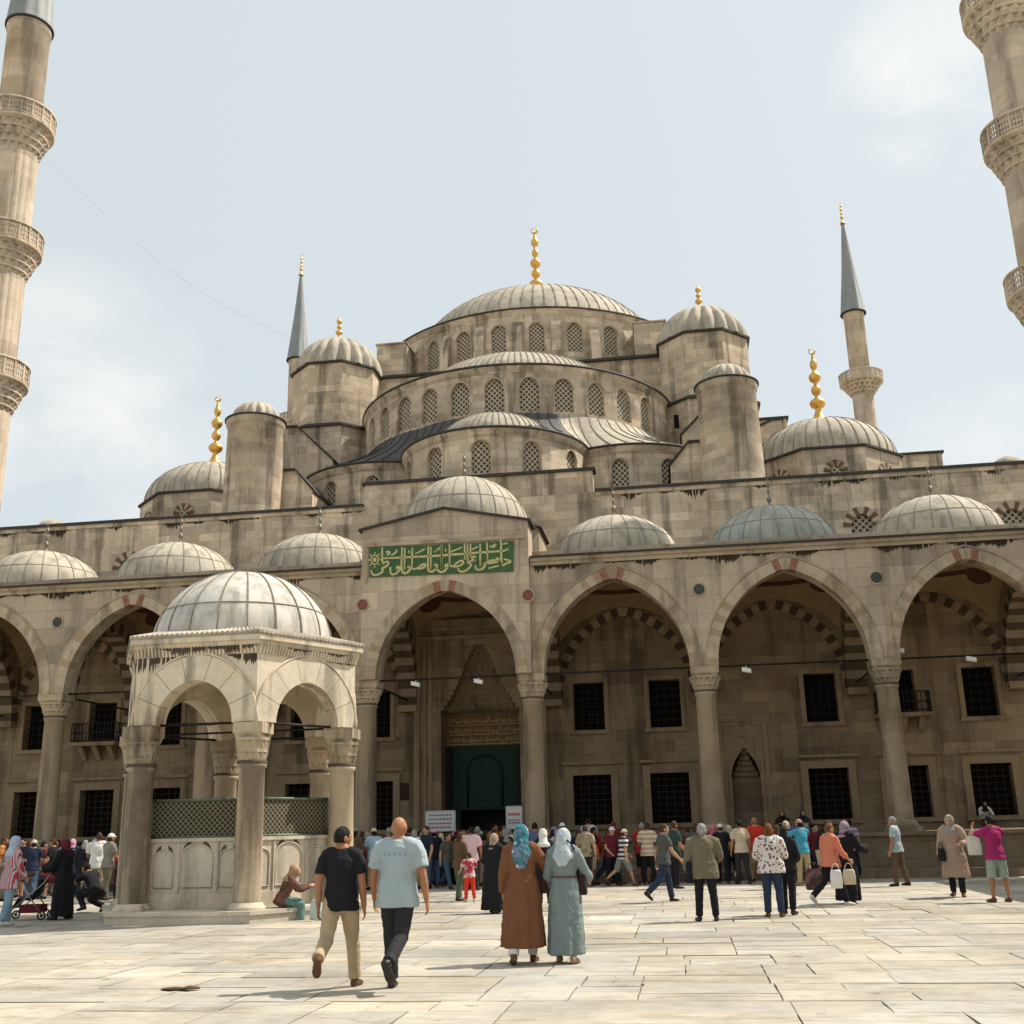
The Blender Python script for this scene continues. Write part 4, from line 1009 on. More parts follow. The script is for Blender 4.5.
for k in range(6):
    (ax,ay),(bx,by)=HV(RB-.04,k),HV(RB-.04,k+1); f,L=seg_map(ax,ay,bx,by)
    mb.face([f(0,1.552,0),f(L,1.552,0),f(L,2.27,0),f(0,2.27,0)],[(0,0),(L,0),(L,.72),(0,.72)])
gr=part('grille',mb,M['fgrille'],ft)
mb=MB()
for k in range(6):
    mb.tube([(*HV(RB-.03,k),2.28),(*HV(RB-.03,k+1),2.28)],.03,6); mb.tube([(*HV(RB-.03,k),1.57),(*HV(RB-.03,k+1),1.57)],.03,6); mb.tube([(*HV(RB-.03,k),1.55),(*HV(RB-.03,k),2.29)],.03,6)
part('frame',mb,M['patina'],gr)
# ================================================================== SIDE ARCADE (off to the right; throws the shade across the court's right side)
SX=20.75
sa=thing('side_arcade','stone side arcade closing the right side of the court','arcade',(SX,-20,0))
fs=lambda s,z,d:(SX+d,s,z)
oy=[op(-3.0-B*k,2.33,1.25,ZS,RISE) for k in range(7)]
mb=MB(); wall(mb,fs,-42,-.4,1.25,10.0,oy,.75); part('arcade_wall',mb,M['face'],sa); mb=MB(); mb.box(SX-.1,SX+6,-42,-.4,0,1.249); part('platform',mb,M['sofa'],sa); mb=MB(); mb.box(SX+6.01,SX+6.6,-42,-.4,0,10.2); part('back_wall',mb,M['hall'],sa)
mb=MB(); mb.box(SX-.2,SX+6.7,-42,-.4,10.21,10.4); part('roof',mb,M['edge'],sa)
for k in range(7):
    mb=MB(); dome(mb,(SX+3.2,-3.0-B*k),2.28,1.75,10.4,40,20); part('dome',mb,[M['lead'],M['seam']],sa)
# ================================================================== PEOPLE
def finish(mb, voxel, smooth=4, extra=None, folds=0):
    """fuse overlapping tapered pieces into ONE continuous surface"""
    me=mb.mesh('tmp',[],merge=False)
    o=bpy.data.objects.new('tmp',me); COL.objects.link(o)
    r=o.modifiers.new('r','REMESH'); r.mode='VOXEL'; r.voxel_size=voxel; r.use_smooth_shade=True
    if smooth:
        s=o.modifiers.new('s','SMOOTH'); s.factor=.5; s.iterations=smooth
    dg=bpy.context.evaluated_depsgraph_get(); dg.update()
    out=bpy.data.meshes.new_from_object(o.evaluated_get(dg)); 
    bpy.data.objects.remove(o); bpy.data.meshes.remove(me)
    if extra:
        bm=bmesh.new(); bm.from_mesh(out)
        me2=extra.mesh('tmp2',[],merge=False); bm.from_mesh(me2); bm.to_mesh(out); bm.free(); bpy.data.meshes.remove(me2)
    if folds:
        from mathutils import noise as NZ_
        nv=len(out.vertices); co=[0.0]*(3*nv); no=[0.0]*(3*nv); out.vertices.foreach_get('co',co); out.vertex_normals.foreach_get('vector',no)
        for i in range(nv):      # creases run slantwise across the cloth
            x,y,z=co[3*i:3*i+3]; q=Vector((x*7+z*4,y*7-z*3,z*7)); n=NZ_.noise(q)+.5*NZ_.noise(q*2.3)
            h=folds*(max(-.8,1-abs(n)*2)*.6+.5*NZ_.noise(Vector((x*5,y*5,z*5))))
            for t in range(3): co[3*i+t]+=no[3*i+t]*h
        out.vertices.foreach_set('co',co); out.update()
    for p in out.polygons: p.use_smooth=True
    return out
def rotx(v,a): c,s_=cos(a),sin(a); return Vector((v[0],v[1]*c-v[2]*s_,v[1]*s_+v[2]*c))
class Fig:
    """a standing, walking or seated figure facing +Y, feet on z=0; parts come out as separate meshes"""
    def __init__(s,H=1.72,female=False,legs=((8,2,6,0),(-8,2,6,0)),arms=((4,10,14,2),(-2,10,14,2)),lean=2,head=(0,0),
                 top='tee',bottom='trousers',hair='short',hem=None,vox=.014,hipz=None,wide=1.0,flare=.0,scarftail=0,fingers=True,belly=0):
        s.__dict__.update(locals()); s.k=H/1.72; s.build()
    def build(s):
        k=s.k; F=s.female; rad=math.radians
        # legs
        hw=.088*k; s.leg=[]; low=9
        for i,(a,o,b,p) in enumerate(s.legs):
            sx=-1 if i==0 else 1
            a_,o_,b_=rad(a),rad(o),rad(b)
            kn=Vector((sx*sin(o_),sin(a_)*cos(o_),-cos(a_)*cos(o_)))*.425*k
            an=kn+Vector((sx*sin(o_)*.6,sin(a_-b_),-cos(a_-b_)))*.41*k
            hp=Vector((sx*hw,0,0)); pr=rad(p)
            ft=Vector((sx*.18,cos(pr),-sin(pr))).normalized()
            s.leg.append([hp,hp+kn,hp+an,ft]); 
            low=min(low,(hp+an).z-.075*k,(hp+an+ft*.17*k).z-.04*k)
        hz=-low if s.hipz is None else s.hipz
        s.hip=Vector((0,0,hz))
        for L in s.leg:
            for j in range(3): L[j]=L[j]+s.hip
        T=lambda x,y,z:s.hip+rotx(Vector((x*k,y*k,z*k)),-rad(s.lean))
        s.T=T
        sw=(.172 if F else .196)*s.wide; s.sh=[T(-sw,0,.452),T(sw,0,.452)]
        s.arm=[]
        for i,(a,o,b,o2) in enumerate(s.arms):
            sx=-1 if i==0 else 1
            d=lambda a,o:Vector((sx*sin(rad(o)),sin(rad(a))*cos(rad(o)),-cos(rad(a))*cos(rad(o))))
            e=s.sh[i]+d(a,o)*.285*k; w=e+d(a+b,o2)*.245*k; s.arm.append((s.sh[i],e,w,d(a+b,o2)))
        # head
        s.neck=T(0,.0,.53); hy,hp=rad(s.head[0]),rad(s.head[1])
        s.hc=T(0,.022,.66)
        s.hm=Matrix.Rotation(hy,3,'Z')@Matrix.Rotation(-hp,3,'X')
        s.meshes={}
        s.body(); 
        if s.top: s.make_top()
        if s.bottom in('trousers','shorts','cropped'): s.make_trousers()
        s.make_shoes(); s.make_hair()
    def HP(s,x,y,z): return s.hc+s.hm@Vector((x*s.k,y*s.k,z*s.k))
    def torso_rows(s,g=0):
        F=s.female; w=s.wide
        rows=[(-.10,.13*w,.105),(0,(.172 if F else .160)*w,.118),(.07,(.165 if F else .155)*w,.112),(.18,(.128 if F else .142)*w,.098+s.belly),(.33,(.148 if F else .165)*w,.112+s.belly*.5),(.43,(.150 if F else .178)*w,.104),(.495,(.12 if F else .14)*w,.082),(.535,.075,.070)]
        return [(z,rx+g,ry+g) for z,rx,ry in rows]
    def body(s):
        k=s.k; mb=MB()
        R=s.torso_rows(); mb.tube([s.T(0,0,z) for z,_,_ in R],[(rx*k,ry*k) for _,rx,ry in R],16)
        mb.tube([s.T(0,-.005,.50),s.T(0,.005,.56),s.HP(0,-.012,-.06)],[.068*k,.060*k,.058*k],12)
        def hf(d):
            f=1.0
            if d.z<-.2 : f*=1-.16*max(0,-d.z-.2)*(1 if d.y<.5 else .6)
            return f
        m2=MB(); m2.sphere((0,0,0),(.078,.098,.111),20,14,fn=hf)
        # nose, brow, chin, ears
        m2.tube([(0,.088,.022),(0,.104,-.012),(0,.108,-.022),(0,.086,-.034)],[.008,.012,.014,.012],8)
        m2.sphere((0,.070,-.088),(.030,.024,.020),8,6); m2.sphere((0,.082,.034),(.046,.018,.012),10,6); m2.sphere((0,.088,-.052),(.024,.012,.010),8,6)
        for sx in (-1,1): m2.sphere((sx*.083,-.012,-.010),(.014,.022,.034),8,6)
        for f,uv,mi,sm in zip(m2.f,m2.uv,m2.mi,m2.sm): mb.face([s.HP(*m2.v[i]) for i in f],uv,0,True)
        mb.tube([s.sh[0],s.T(-.10,-.004,.497),s.T(-.04,-.006,.535),s.T(.04,-.006,.535),s.T(.10,-.004,.497),s.sh[1]],[.044*k,.050*k,.055*k,.055*k,.050*k,.044*k],12,ref=(0,1,0))
        for i,(a,e,w,d) in enumerate(s.arm):
            m=a.lerp(e,.5); f=e.lerp(w,.3)
            q=.88 if s.female else 1
            mb.tube([a+(s.T(0,0,.45)-a)*.25,a,m,e,f,w],[.048*k*q,.050*k*q,.048*k*q,.040*k*q,.043*k*q,.027*k*q],12)
            s.hand(mb,i,w,d)
        for L in s.leg:
            h,kn,an,ft=L; q=.95
            mb.tube([h+Vector((0,0,.03*k)),h.lerp(kn,.25),h.lerp(kn,.7),kn,kn.lerp(an,.3),kn.lerp(an,.8),an-Vector((0,0,.02*k))],[.092*k*q,.088*k*q,.064*k*q,.054*k*q,.057*k*q,.036*k*q,.036*k*q],12)
            s.foot(mb,an,ft,0)
        s.meshes['body']=finish(mb,min(s.vox,.011),2)
        for i,sx in enumerate((-1,1)):
            ex=MB(); ex.sphere(s.HP(sx*.031,.0865,.012),.0095*k,8,6); s.meshes['eye%d'%i]=ex.mesh('eye',[])
    def hand(s,mb,i,w,d):
        k=s.k; sx=-1 if i==0 else 1
        kn=Vector((0,1,0)); kn=kn-d*kn.dot(d)
        if kn.length<.3: kn=Vector((0,0,1)); kn=kn-d*kn.dot(d)
        kn.normalize(); inn=d.cross(kn); 
        if inn.x*sx>0: inn=-inn
        mb.tube([w-d*.02*k,w+d*.03*k,w+d*.075*k,w+d*.092*k],[(.026*k,.019*k),(.036*k,.017*k),(.041*k,.014*k),(.038*k,.011*k)],10,ref=kn)
        for off,ln in ((.030,.070),(.010,.080),(-.010,.074),(-.029,.058)):
            b=w+d*.082*k+kn*off*k; b2=b+(d*.9+inn*.25)*ln*.5*k; b3=b2+(d*.65+inn*.75)*ln*.5*k
            mb.tube([b-d*.02*k,b,b2,b3],[.0092*k,.0092*k,.0088*k,.0075*k],6)
        t0=w+d*.028*k+kn*.030*k; t1=t0+(d*.6+kn*.75).normalized()*.036*k; t2=t1+(d*.9+kn*.2+inn*.35).normalized()*.030*k
        mb.tube([t0-kn*.015*k,t0,t1,t2],[.013*k,.012*k,.0105*k,.009*k],6)
    def foot(s,mb,an,ft,g):
        k=s.k; z=Vector((0,0,1)); up=(z-ft*ft.z).normalized()
        c=an-up*.035*k
        mb.tube([an+Vector((0,0,.01)),c-ft*.02*k],[.04*k+g,.04*k+g],10)
        mb.tube([c-ft*.062*k-up*.008*k,c-ft*.04*k-up*.004*k,c+ft*.04*k-up*.002*k,c+ft*.13*k-up*.014*k,c+ft*.185*k-up*.02*k],[(.026*k+g,.026*k+g),(.035*k+g,.036*k+g),(.040*k+g,.038*k+g),(.046*k+g,.026*k+g),(.026*k+g,.016*k+g)],10,ref=Vector((1,0,0)))
    def make_shoes(s):
        for i,L in enumerate(s.leg):
            mb=MB(); s.foot(mb,L[2],L[3],.006*s.k); s.meshes['shoe%d'%i]=finish(mb,min(s.vox,.012),2)
    def make_top(s):
        k=s.k; t=s.top; mb=MB(); g={'tee':.016,'shirt':.022,'blouse':.022,'long':.022,'jacket':.036,'coat':.034,'dress':.028,'abaya':.045}[t]
        R=s.torso_rows(g); hem=s.hem
        if hem is None: hem={'tee':-.09,'shirt':-.13,'blouse':-.10,'long':-.10,'jacket':-.18,'coat':-.75,'dress':-.80,'abaya':-.84}[t]
        rows=[r for r in R if r[0]>=max(hem,0)]
        low=[]
        if hem<0:
            if hem>-.3:
                b=R[1]; low=[(hem,b[1]+.030,b[2]+.030),(hem*.4,b[1]+.026,b[2]+.026)]; rows=[(z,rx+(.016 if z<.12 else 0),ry+(.016 if z<.12 else 0)) for z,rx,ry in rows]
            else:
                b=R[1]; n=9; fl=s.flare
                reach=max(abs(L[2].y-s.hip.y) for L in s.leg)
                cy=sum((L[2].y-s.hip.y) for L in s.leg)/2
                for i in range(n):
                    f=1-i/n; z=hem*f
                    low.append((z,b[1]+.02+(.02+fl)*f,b[2]+.02+(.03+fl+max(0,(reach*.55-.08)))*f,cy*f*.6))
        allr=[(r+(0,))[:4] if len(r)==3 else r for r in low]+[(r[0],r[1],r[2],0) for r in rows]
        P=[];Q=[]
        for z,rx,ry,y in allr:
            p=s.T(0,0,z) if z>=-.2 else s.hip+Vector((0,y*1.0+0,z*k)); P.append(p); Q.append((rx*k,ry*k))
        n=26; 
        if hem<-.3:
            # long garments: draw the rings by hand so the cloth falls in folds
            ph=s.H*7
            rings=[]
            for i,(p,(rx,ry)) in enumerate(zip(P,Q)):
                d=max(0,min(1,(s.hip.z-.02-p.z)/(.7*k))); n=48
                rings.append([p+Vector((rx*cos(2*pi*j/n)*(1+.075*d*sin(7*2*pi*j/n+ph)+.04*d*sin(11*2*pi*j/n+2*ph)),ry*sin(2*pi*j/n)*(1+.075*d*sin(7*2*pi*j/n+ph)+.04*d*sin(11*2*pi*j/n+2*ph)),0)) for j in range(n)])
            for A,Bq in zip(rings,rings[1:]):
                for j in range(48): mb.face([A[j],A[(j+1)%48],Bq[(j+1)%48],Bq[j]],[(0,0)]*4)
            mb.face(list(reversed(rings[0])),[(0,0)]*48); mb.face(rings[-1],[(0,0)]*48)
        else: mb.tube(P,Q,n)
        mb.tube([s.sh[0],s.T(-.105,-.004,.494),s.T(-.062,-.006,.500),s.T(.062,-.006,.500),s.T(.105,-.004,.494),s.sh[1]],[.058*k+g*.8,.064*k+g*.75,.058*k+g*.5,.058*k+g*.5,.064*k+g*.75,.058*k+g*.8],14,ref=(0,1,0))
        sl={'tee':.62,'shirt':.68,'blouse':1.55,'long':1.9,'jacket':1.95,'coat':1.95,'dress':1.93,'abaya':1.96}[t]
        sg=g*.8+.002; q=.9 if s.female else 1
        for a,e,w,d in s.arm:
            pts=[a+(s.T(0,0,.42)-a)*.4,a]; rr=[(.064*q)*k+sg+.004,.060*k*q+sg+.005]
            fs=[sl*i/5 for i in range(1,6)]
            if sl>1: fs=sorted(fs+[1.0])
            for f in fs:
                p=a.lerp(e,f) if f<=1 else e.lerp(w,f-1)
                r=(.057-.012*min(f,1)-.008*max(0,f-1))*q+(.010*f if t in('tee','shirt') else 0)+(.03*max(0,f-.8) if t in('abaya','dress') else 0)
                pts.append(p); rr.append(r*k+sg)
            mb.tube(pts,rr,12)
        if t in('shirt',): # collar
            mb.tube([s.T(0,0,.50),s.T(0,0,.545)],[(.080*k,.078*k),(.072*k,.070*k)],14)
        s.meshes['top']=finish(mb,s.vox,3,folds=.011*k)
    def make_trousers(s):
        k=s.k; mb=MB(); F=s.female; w=s.wide
        R=[(-.12,.13,.10),(-.05,.165 if F else .155,.118),(0,.178 if F else .166,.124),(.05,.172 if F else .163,.122),(.10,.158 if F else .155,.115)]
        mb.tube([s.T(0,0,z) for z,_,_ in R],[(rx*w*k+.008,ry*k+.008+s.belly*.3) for _,rx,ry in R],18)
        for h,kn,an,ft in s.leg:
            P=[h+Vector((0,0,.03*k)),h.lerp(kn,.3),h.lerp(kn,.75),kn,kn.lerp(an,.35),kn.lerp(an,.8),an+(kn-an)*.04]
            r=[.105,.100,.082,.074,.070,.064,.066]
            if s.bottom=='shorts': P=P[:4]+[kn.lerp(an,.06)]; r=[.108,.106,.096,.092,.094]
            if s.bottom=='cropped': P=P[:5]+[kn.lerp(an,.6)]; r=r[:5]+[.068]
            mb.tube(P,[x*k for x in r],14)
        s.meshes['bottom']=finish(mb,s.vox,3,folds=.010*k)
    def make_hair(s):
        h=s.hair; k=s.k
        if h=='bald': return
        mb=MB()
        def addhead(m2):
            for f in m2.f: mb.face([s.HP(*m2.v[i]) for i in f],[(0,0)]*len(f),0,True)
        if h in('short','long','bob','bun','cap','hat'):
            def fn(d):
                # face window pulled in under the skin
                t=d.y*.9-d.z*.55
                if h=='short': cut=.42; back=-.55
                else: cut=.36; back=-.95
                f=1.0
                if t>cut: f=.80
                if d.z<back: f=.80
                if h=='short' and d.z<-.12 and d.y>.12: f=.80
                if f>.9: f*=1+.03*sin(d.x*23+d.z*17)*sin(d.y*21-d.z*15)+.012*sin(d.x*47+d.y*39)
                return f
            m2=MB(); m2.sphere((0,-.004,.006),(.085,.104,.122),28,20,fn=fn); addhead(m2)
            if h=='long':
                m2=MB(); m2.tube([(0,-.03,.02),(0,-.075,-.09),(0,-.085,-.2),(0,-.075,-.30)],[(.08,.07),(.088,.05),(.085,.04),(.05,.025)],12); addhead(m2)
            if h=='bob':
                m2=MB(); m2.tube([(0,-.025,.02),(0,-.04,-.07),(0,-.035,-.13)],[(.088,.085),(.095,.07),(.075,.05)],12); addhead(m2)
            if h=='bun':
                m2=MB(); m2.sphere((0,-.115,.02),.045,10,8); addhead(m2)
            if h in('cap','hat'):
                m3=MB(); m3.sphere((0,0,.03),(.090,.108,.108),20,12,fn=lambda d:1 if d.z>-.05 else .5); 
                if h=='cap': m3.tube([(0,.07,.045),(0,.14,.035),(0,.17,.028)],[(.07,.012),(.06,.008),(.03,.005)],10)
                mh=MB(); 
                for f in m3.f: mh.face([s.HP(*m3.v[i]) for i in f],[(0,0)]*len(f),0,True)
                s.meshes['cap']=finish(mh,min(s.vox,.012),2)
            s.meshes['hair']=finish(mb,.010,2)
        else:   # headscarf
            def fn(d):
                return .74 if (d.y>.62 and -.62<d.z<.55) else 1.0
            m2=MB(); m2.sphere((0,-.008,.0),(.098,.122,.136),30,22,fn=fn); addhead(m2)
            g=.03
            mb.tube([s.HP(0,-.02,-.03),s.T(0,-.012,.575),s.T(0,-.005,.52),s.T(0,0,.455),s.T(0,.0,.385)],[(.086*k,.098*k),(.088*k,.088*k),(.125*k,.112*k),((.172+g*.2)*k,(.118+g)*k),((.150+g*.6)*k,(.118+g)*k)],18)
            if s.scarftail:
                L=s.scarftail; mb.tube([s.HP(0,-.07,0),s.T(0,-.105,.50),s.T(0,-.150,.40),s.T(0,-.155,.50-L)],[(.075*k,.05*k),(.11*k,.05*k),(.12*k,.03*k),(.05*k,.022*k)],12)
            s.meshes['scarf']=finish(mb,min(s.vox,.012),3,folds=.009*k)
_cl={}
def cloth(c,pat=None,c2=None,rough=.85):
    key=(c,pat,c2)
    if key in _cl: return _cl[key]
    m,nt,b=newmat('cloth'); o=ocoord(nt)
    tc=nt.nodes.new('ShaderNodeTexCoord')
    rgb=nt.nodes.new('ShaderNodeRGB'); rgb.outputs[0].default_value=(*c,1); col=rgb.outputs[0]
    if pat in('stripe','finestripe'):
        w=nt.nodes.new('ShaderNodeTexWave'); w.bands_direction='Z' if pat=='stripe' else 'X'; w.inputs['Scale'].default_value=2.4 if pat=='stripe' else 9; w.inputs['Distortion'].default_value=.4
        nt.links.new(tc.outputs['Object'],w.inputs['Vector']); col=mul(nt,col,c2,ramp(nt,w.outputs['Fac'],[(.45,0.),(.55,1.)]),'MIX') if False else mul(nt,col,c2,ramp(nt,w.outputs['Fac'],[(.45,0.),(.55,1.)]),'MIX')
    if pat in('dots','floral'):
        v=nt.nodes.new('ShaderNodeTexVoronoi'); v.inputs['Scale'].default_value=17 if pat=='dots' else 9; nt.links.new(tc.outputs['Object'],v.inputs['Vector'])
        if pat=='dots': col=mul(nt,c2,col,ramp(nt,v.outputs['Distance'],[(.34,0.),(.44,1.)]),'MIX')
        else:
            n=noise(nt,tc.outputs['Object'],7,3,.6); col=mul(nt,col,c2,ramp(nt,n,[(.46,0.),(.54,1.)]),'MIX'); col=mul(nt,col,(.75,.8,.85),ramp(nt,v.outputs['Distance'],[(.14,.8 if c[2]>c[0]+.05 else 0.),(.2,0.)]),'MIX')
    n=noise(nt,ocoord(nt,(1,1,.5)),5,4,.6); col=mul(nt,col,ramp(nt,n,[(.3,.82),(.7,1.08)]),.7)
    nt.links.new(col,b.inputs['Base Color']); b.inputs['Roughness'].default_value=rough; b.inputs['Specular IOR Level'].default_value=.2
    n2=noise(nt,ocoord(nt,(1.0,1.0,.45)),10,3,.55); bump(nt,b,n2,.8,.04)
    _cl[key]=m; return m
SKIN=plain('skin_tan',(.37,.17,.085),.55,nz=.06); SKIN2=plain('skin_light',(.47,.26,.16),.55,nz=.06); SKIN3=plain('skin_brown',(.30,.15,.09),.55,nz=.06)
EYE=plain('eye',(.03,.02,.016),.2)
def hairmat(name,c_):
    m,nt,b=newmat(name); o=ocoord(nt,(60,60,9)); n=noise(nt,o,1,3,.6); rgb=nt.nodes.new('ShaderNodeRGB'); rgb.outputs[0].default_value=(*c_,1)
    nt.links.new(mul(nt,rgb.outputs[0],ramp(nt,n,[(.3,.45),(.7,1.5)])),b.inputs['Base Color']); b.inputs['Roughness'].default_value=.7; b.inputs['Specular IOR Level'].default_value=.2; bump(nt,b,n,.9,.02); return m
HB=hairmat('hair_black',(.014,.011,.009)); HBr=hairmat('hair_brown',(.065,.034,.018)); HA=hairmat('hair_auburn',(.17,.065,.025)); HG=hairmat('hair_grey',(.30,.29,.27)); HBl=hairmat('hair_blond',(.32,.20,.085))
LEATH=plain('shoe_black',(.02,.018,.016),.45); LBR=plain('shoe_brown',(.11,.05,.025),.5); LW=plain('shoe_white',(.6,.58,.55),.6); LT=plain('shoe_tan',(.32,.2,.12),.6)
PNAMES={'top':'shirt','bottom':'trousers'}
_proto={}
def proto(key):
    if key not in _proto: _proto[key]=Fig(**FIGS[key])
    return _proto[key]
def person(key,label,x,y,rz,mats,h=None,group=None,z=0,topname=None,botname=None):
    f=proto(key); k=(h/f.H) if h else 1
    def mk(name,me,mat):
        o=bpy.data.objects.new(name,me); COL.objects.link(o)
        if not me.materials: me.materials.append(mat)
        o.material_slots[0].link='OBJECT'; o.material_slots[0].material=mat
        return o
    r=mk('person',f.meshes['body'],mats.get('skin',SKIN)); r.location=(x,y,z); r.rotation_euler=(0,0,math.radians(rz)); r.scale=(k,k,k)
    tag(r,label,'person',group)
    tn=topname or {'coat':'coat','dress':'dress','abaya':'robe','jacket':'jacket'}.get(f.top,'shirt'); bn=botname or {'shorts':'shorts','cropped':'trousers'}.get(f.bottom,'trousers')
    for part_,nm,mt in (('eye0','eye',EYE),('eye1','eye',EYE),('top',tn,mats.get('top')),('bottom',bn,mats.get('bottom')),('shoe0','shoe',mats.get('shoes',LEATH)),('shoe1','shoe',mats.get('shoes',LEATH)),('hair','hair',mats.get('hair',HB)),('scarf','headscarf',mats.get('scarf')),('cap','cap',mats.get('cap'))):
        if part_ in f.meshes and mt is not None:
            o=mk(nm,f.meshes[part_],mt); o.parent=r
    return r
S_=dict
FIGS={
 'near_black':S_(H=1.70,legs=((-26,3,42,52),(15,4,4,0)),arms=((-14,9,24,2),(-4,8,16,4)),lean=2,head=(-48,0),top='tee',bottom='trousers',hair='short',vox=.0105,hem=-.10,wide=.98),
 'near_blue':S_(H=1.78,legs=((8,0,4,0),(-14,-3,46,58)),arms=((6,13,16,4),(-6,13,14,6)),lean=1,head=(-10,-4),top='shirt',bottom='trousers',hair='bald',vox=.0105,hem=-.12,wide=1.10,belly=.015),
 'near_brown':S_(H=1.66,female=True,legs=((-10,2,14,14),(10,2,4,0)),arms=((0,12,22,4),(18,30,56,50)),lean=1,head=(8,0),top='coat',bottom='trousers',hair='scarf',vox=.0115,hem=-.70,flare=.02,wide=1.05,scarftail=.26),
 'near_grey':S_(H=1.60,female=True,legs=((6,2,4,0),(-6,2,8,6)),arms=((10,14,46,-14),(16,22,60,-8)),lean=1,head=(-8,4),top='dress',bottom=None,hair='scarf',vox=.0115,hem=-.80,flare=.0,wide=.98,scarftail=.20),
 'stand':S_(),
 'stand2':S_(legs=((2,5,2,0),(-2,6,3,0)),arms=((10,10,70,-20),(4,12,40,-10)),wide=1.06,head=(20,-4),top='shirt'),
 'walk':S_(legs=((-22,2,26,40),(22,2,6,0)),arms=((16,8,22,4),(-14,8,18,4)),head=(6,-4)),
 'walk2':S_(legs=((20,2,10,0),(-20,2,30,42)),arms=((-16,9,16,4),(18,9,28,2)),head=(-10,-8),lean=4),
 'shorts':S_(legs=((10,3,6,0),(-10,3,10,8)),bottom='shorts',arms=((8,10,30,-6),(-6,12,18,4))),
 'shortswalk':S_(legs=((-24,3,30,36),(24,3,8,0)),bottom='shorts',arms=((20,12,30,0),(-14,12,18,4)),lean=5,hair='hat'),
 'photo':S_(legs=((3,5,2,0),(-3,5,3,0)),bottom='shorts',top='tee',arms=((66,26,92,-26),(66,26,92,-26)),head=(0,0),wide=1.05),
 'photo_t':S_(legs=((3,4,2,0),(-3,4,3,0)),top='tee',arms=((70,24,86,-24),(70,24,86,-24)),hair='cap'),
 'cap':S_(hair='cap',arms=((20,10,70,-30),(12,12,40,-10))),
 'jacket':S_(H=1.62,legs=((2,5,3,0),(-3,5,3,0)),top='jacket',hair='hat',arms=((6,12,24,2),(10,14,60,-30)),wide=1.2,belly=.02),
 'wjeans':S_(H=1.60,female=True,legs=((2,3,2,0),(-2,3,3,0)),top='blouse',hair='bob',arms=((8,16,60,-30),(14,14,70,-40)),wide=1.22,hem=-.12,belly=.02),
 'wwalk':S_(H=1.62,female=True,legs=((-20,2,28,36),(20,2,6,0)),top='blouse',hair='short',arms=((4,14,30,4),(16,12,36,0)),wide=1.18,belly=.02,bottom='trousers'),
 'wlong':S_(H=1.62,female=True,top='long',hair='long',arms=((6,10,20,2),(10,12,60,-20))),
 'whijab':S_(H=1.60,female=True,top='long',hair='scarf',arms=((6,12,40,-20),(8,12,30,-8)),hem=-.22),
 'wcoat':S_(H=1.62,female=True,top='coat',hair='scarf',arms=((12,26,70,-28),(2,12,16,4)),hem=-.50,flare=.02,wide=1.1),
 'wabaya':S_(H=1.56,female=True,top='abaya',hair='scarf',bottom=None,arms=((8,12,60,-24),(10,12,50,-20)),wide=1.08,flare=.02),
 'wblack':S_(H=1.62,female=True,top='abaya',hair='scarf',bottom=None,arms=((34,10,50,-6),(30,12,56,-10)),lean=6,flare=.0,wide=1.06),
 'push':S_(H=1.62,female=True,top='long',hair='scarf',arms=((22,10,52,-4),(22,10,52,-4)),hem=-.06,bottom=None),
 'skirt':S_(H=1.62,female=True,top='abaya',hair=None or 'scarf',bottom=None,hem=-.83,arms=((28,8,56,-6),(28,8,56,-6))),
 'child':S_(H=1.10,legs=((4,4,4,0),(-6,4,8,4)),arms=((20,14,40,0),(40,20,60,-10)),hair='short',wide=1.1,head=(20,-10)),
 'lean':S_(H=1.72,legs=((12,8,22,0),(-4,8,10,6)),lean=26,arms=((48,12,24,-6),(52,12,20,-6)),bottom='shorts',head=(0,-14)),
 'crouch':S_(H=1.72,legs=((96,10,138,10),(70,12,140,30)),lean=34,arms=((52,12,40,-10),(44,12,60,-20)),head=(0,-24)),
 'sit':S_(H=1.58,female=True,legs=((84,8,86,0),(80,8,82,0)),lean=22,arms=((40,12,70,-28),(44,12,66,-28)),head=(4,-30),top='long',hair='scarf',hipz=.12),
}
P_=lambda *a,**k: person(*a,**k)
# ---- colours
black=cloth((.014,.014,.018)); dark=cloth((.03,.03,.034)); navy=cloth((.018,.025,.055)); jeans=cloth((.06,.10,.17)); jeans2=cloth((.025,.04,.075)); ljeans=cloth((.22,.32,.42)); khaki=cloth((.44,.33,.21)); white=cloth((.72,.70,.66)); cream=cloth((.56,.47,.34))
grey=cloth((.22,.22,.22)); dgrey=cloth((.085,.088,.085)); lblue=cloth((.37,.445,.47)); lblue2=cloth((.36,.50,.62)); rust=cloth((.19,.078,.036)); slate=cloth((.20,.245,.245)); red=cloth((.68,.05,.025)); orange=cloth((.62,.20,.12)); magenta=cloth((.34,.025,.12)); pink=cloth((.62,.33,.40)); maroon=cloth((.14,.02,.03)); green=cloth((.10,.32,.22)); olive=cloth((.16,.14,.09)); tan=cloth((.36,.255,.19)); brown=cloth((.12,.075,.045)); purple=cloth((.13,.08,.22)); sage=cloth((.30,.37,.30))
teal=cloth((.03,.17,.20),'floral',(.20,.24,.34)); silver=cloth((.50,.55,.57),'floral',(.40,.48,.52)); spot=cloth((.70,.66,.62),'dots',(.22,.06,.08)); bw=cloth((.66,.64,.6),'stripe',(.03,.035,.05)); cs=cloth((.66,.56,.40),'stripe',(.42,.33,.24)); plaid=cloth((.45,.36,.28),'stripe',(.62,.58,.5)); redcheck=cloth((.30,.035,.05),'floral',(.10,.05,.10)); pinkstripe=cloth((.64,.40,.46),'finestripe',(.7,.55,.58)); camo=cloth((.34,.28,.18),'floral',(.2,.17,.1))
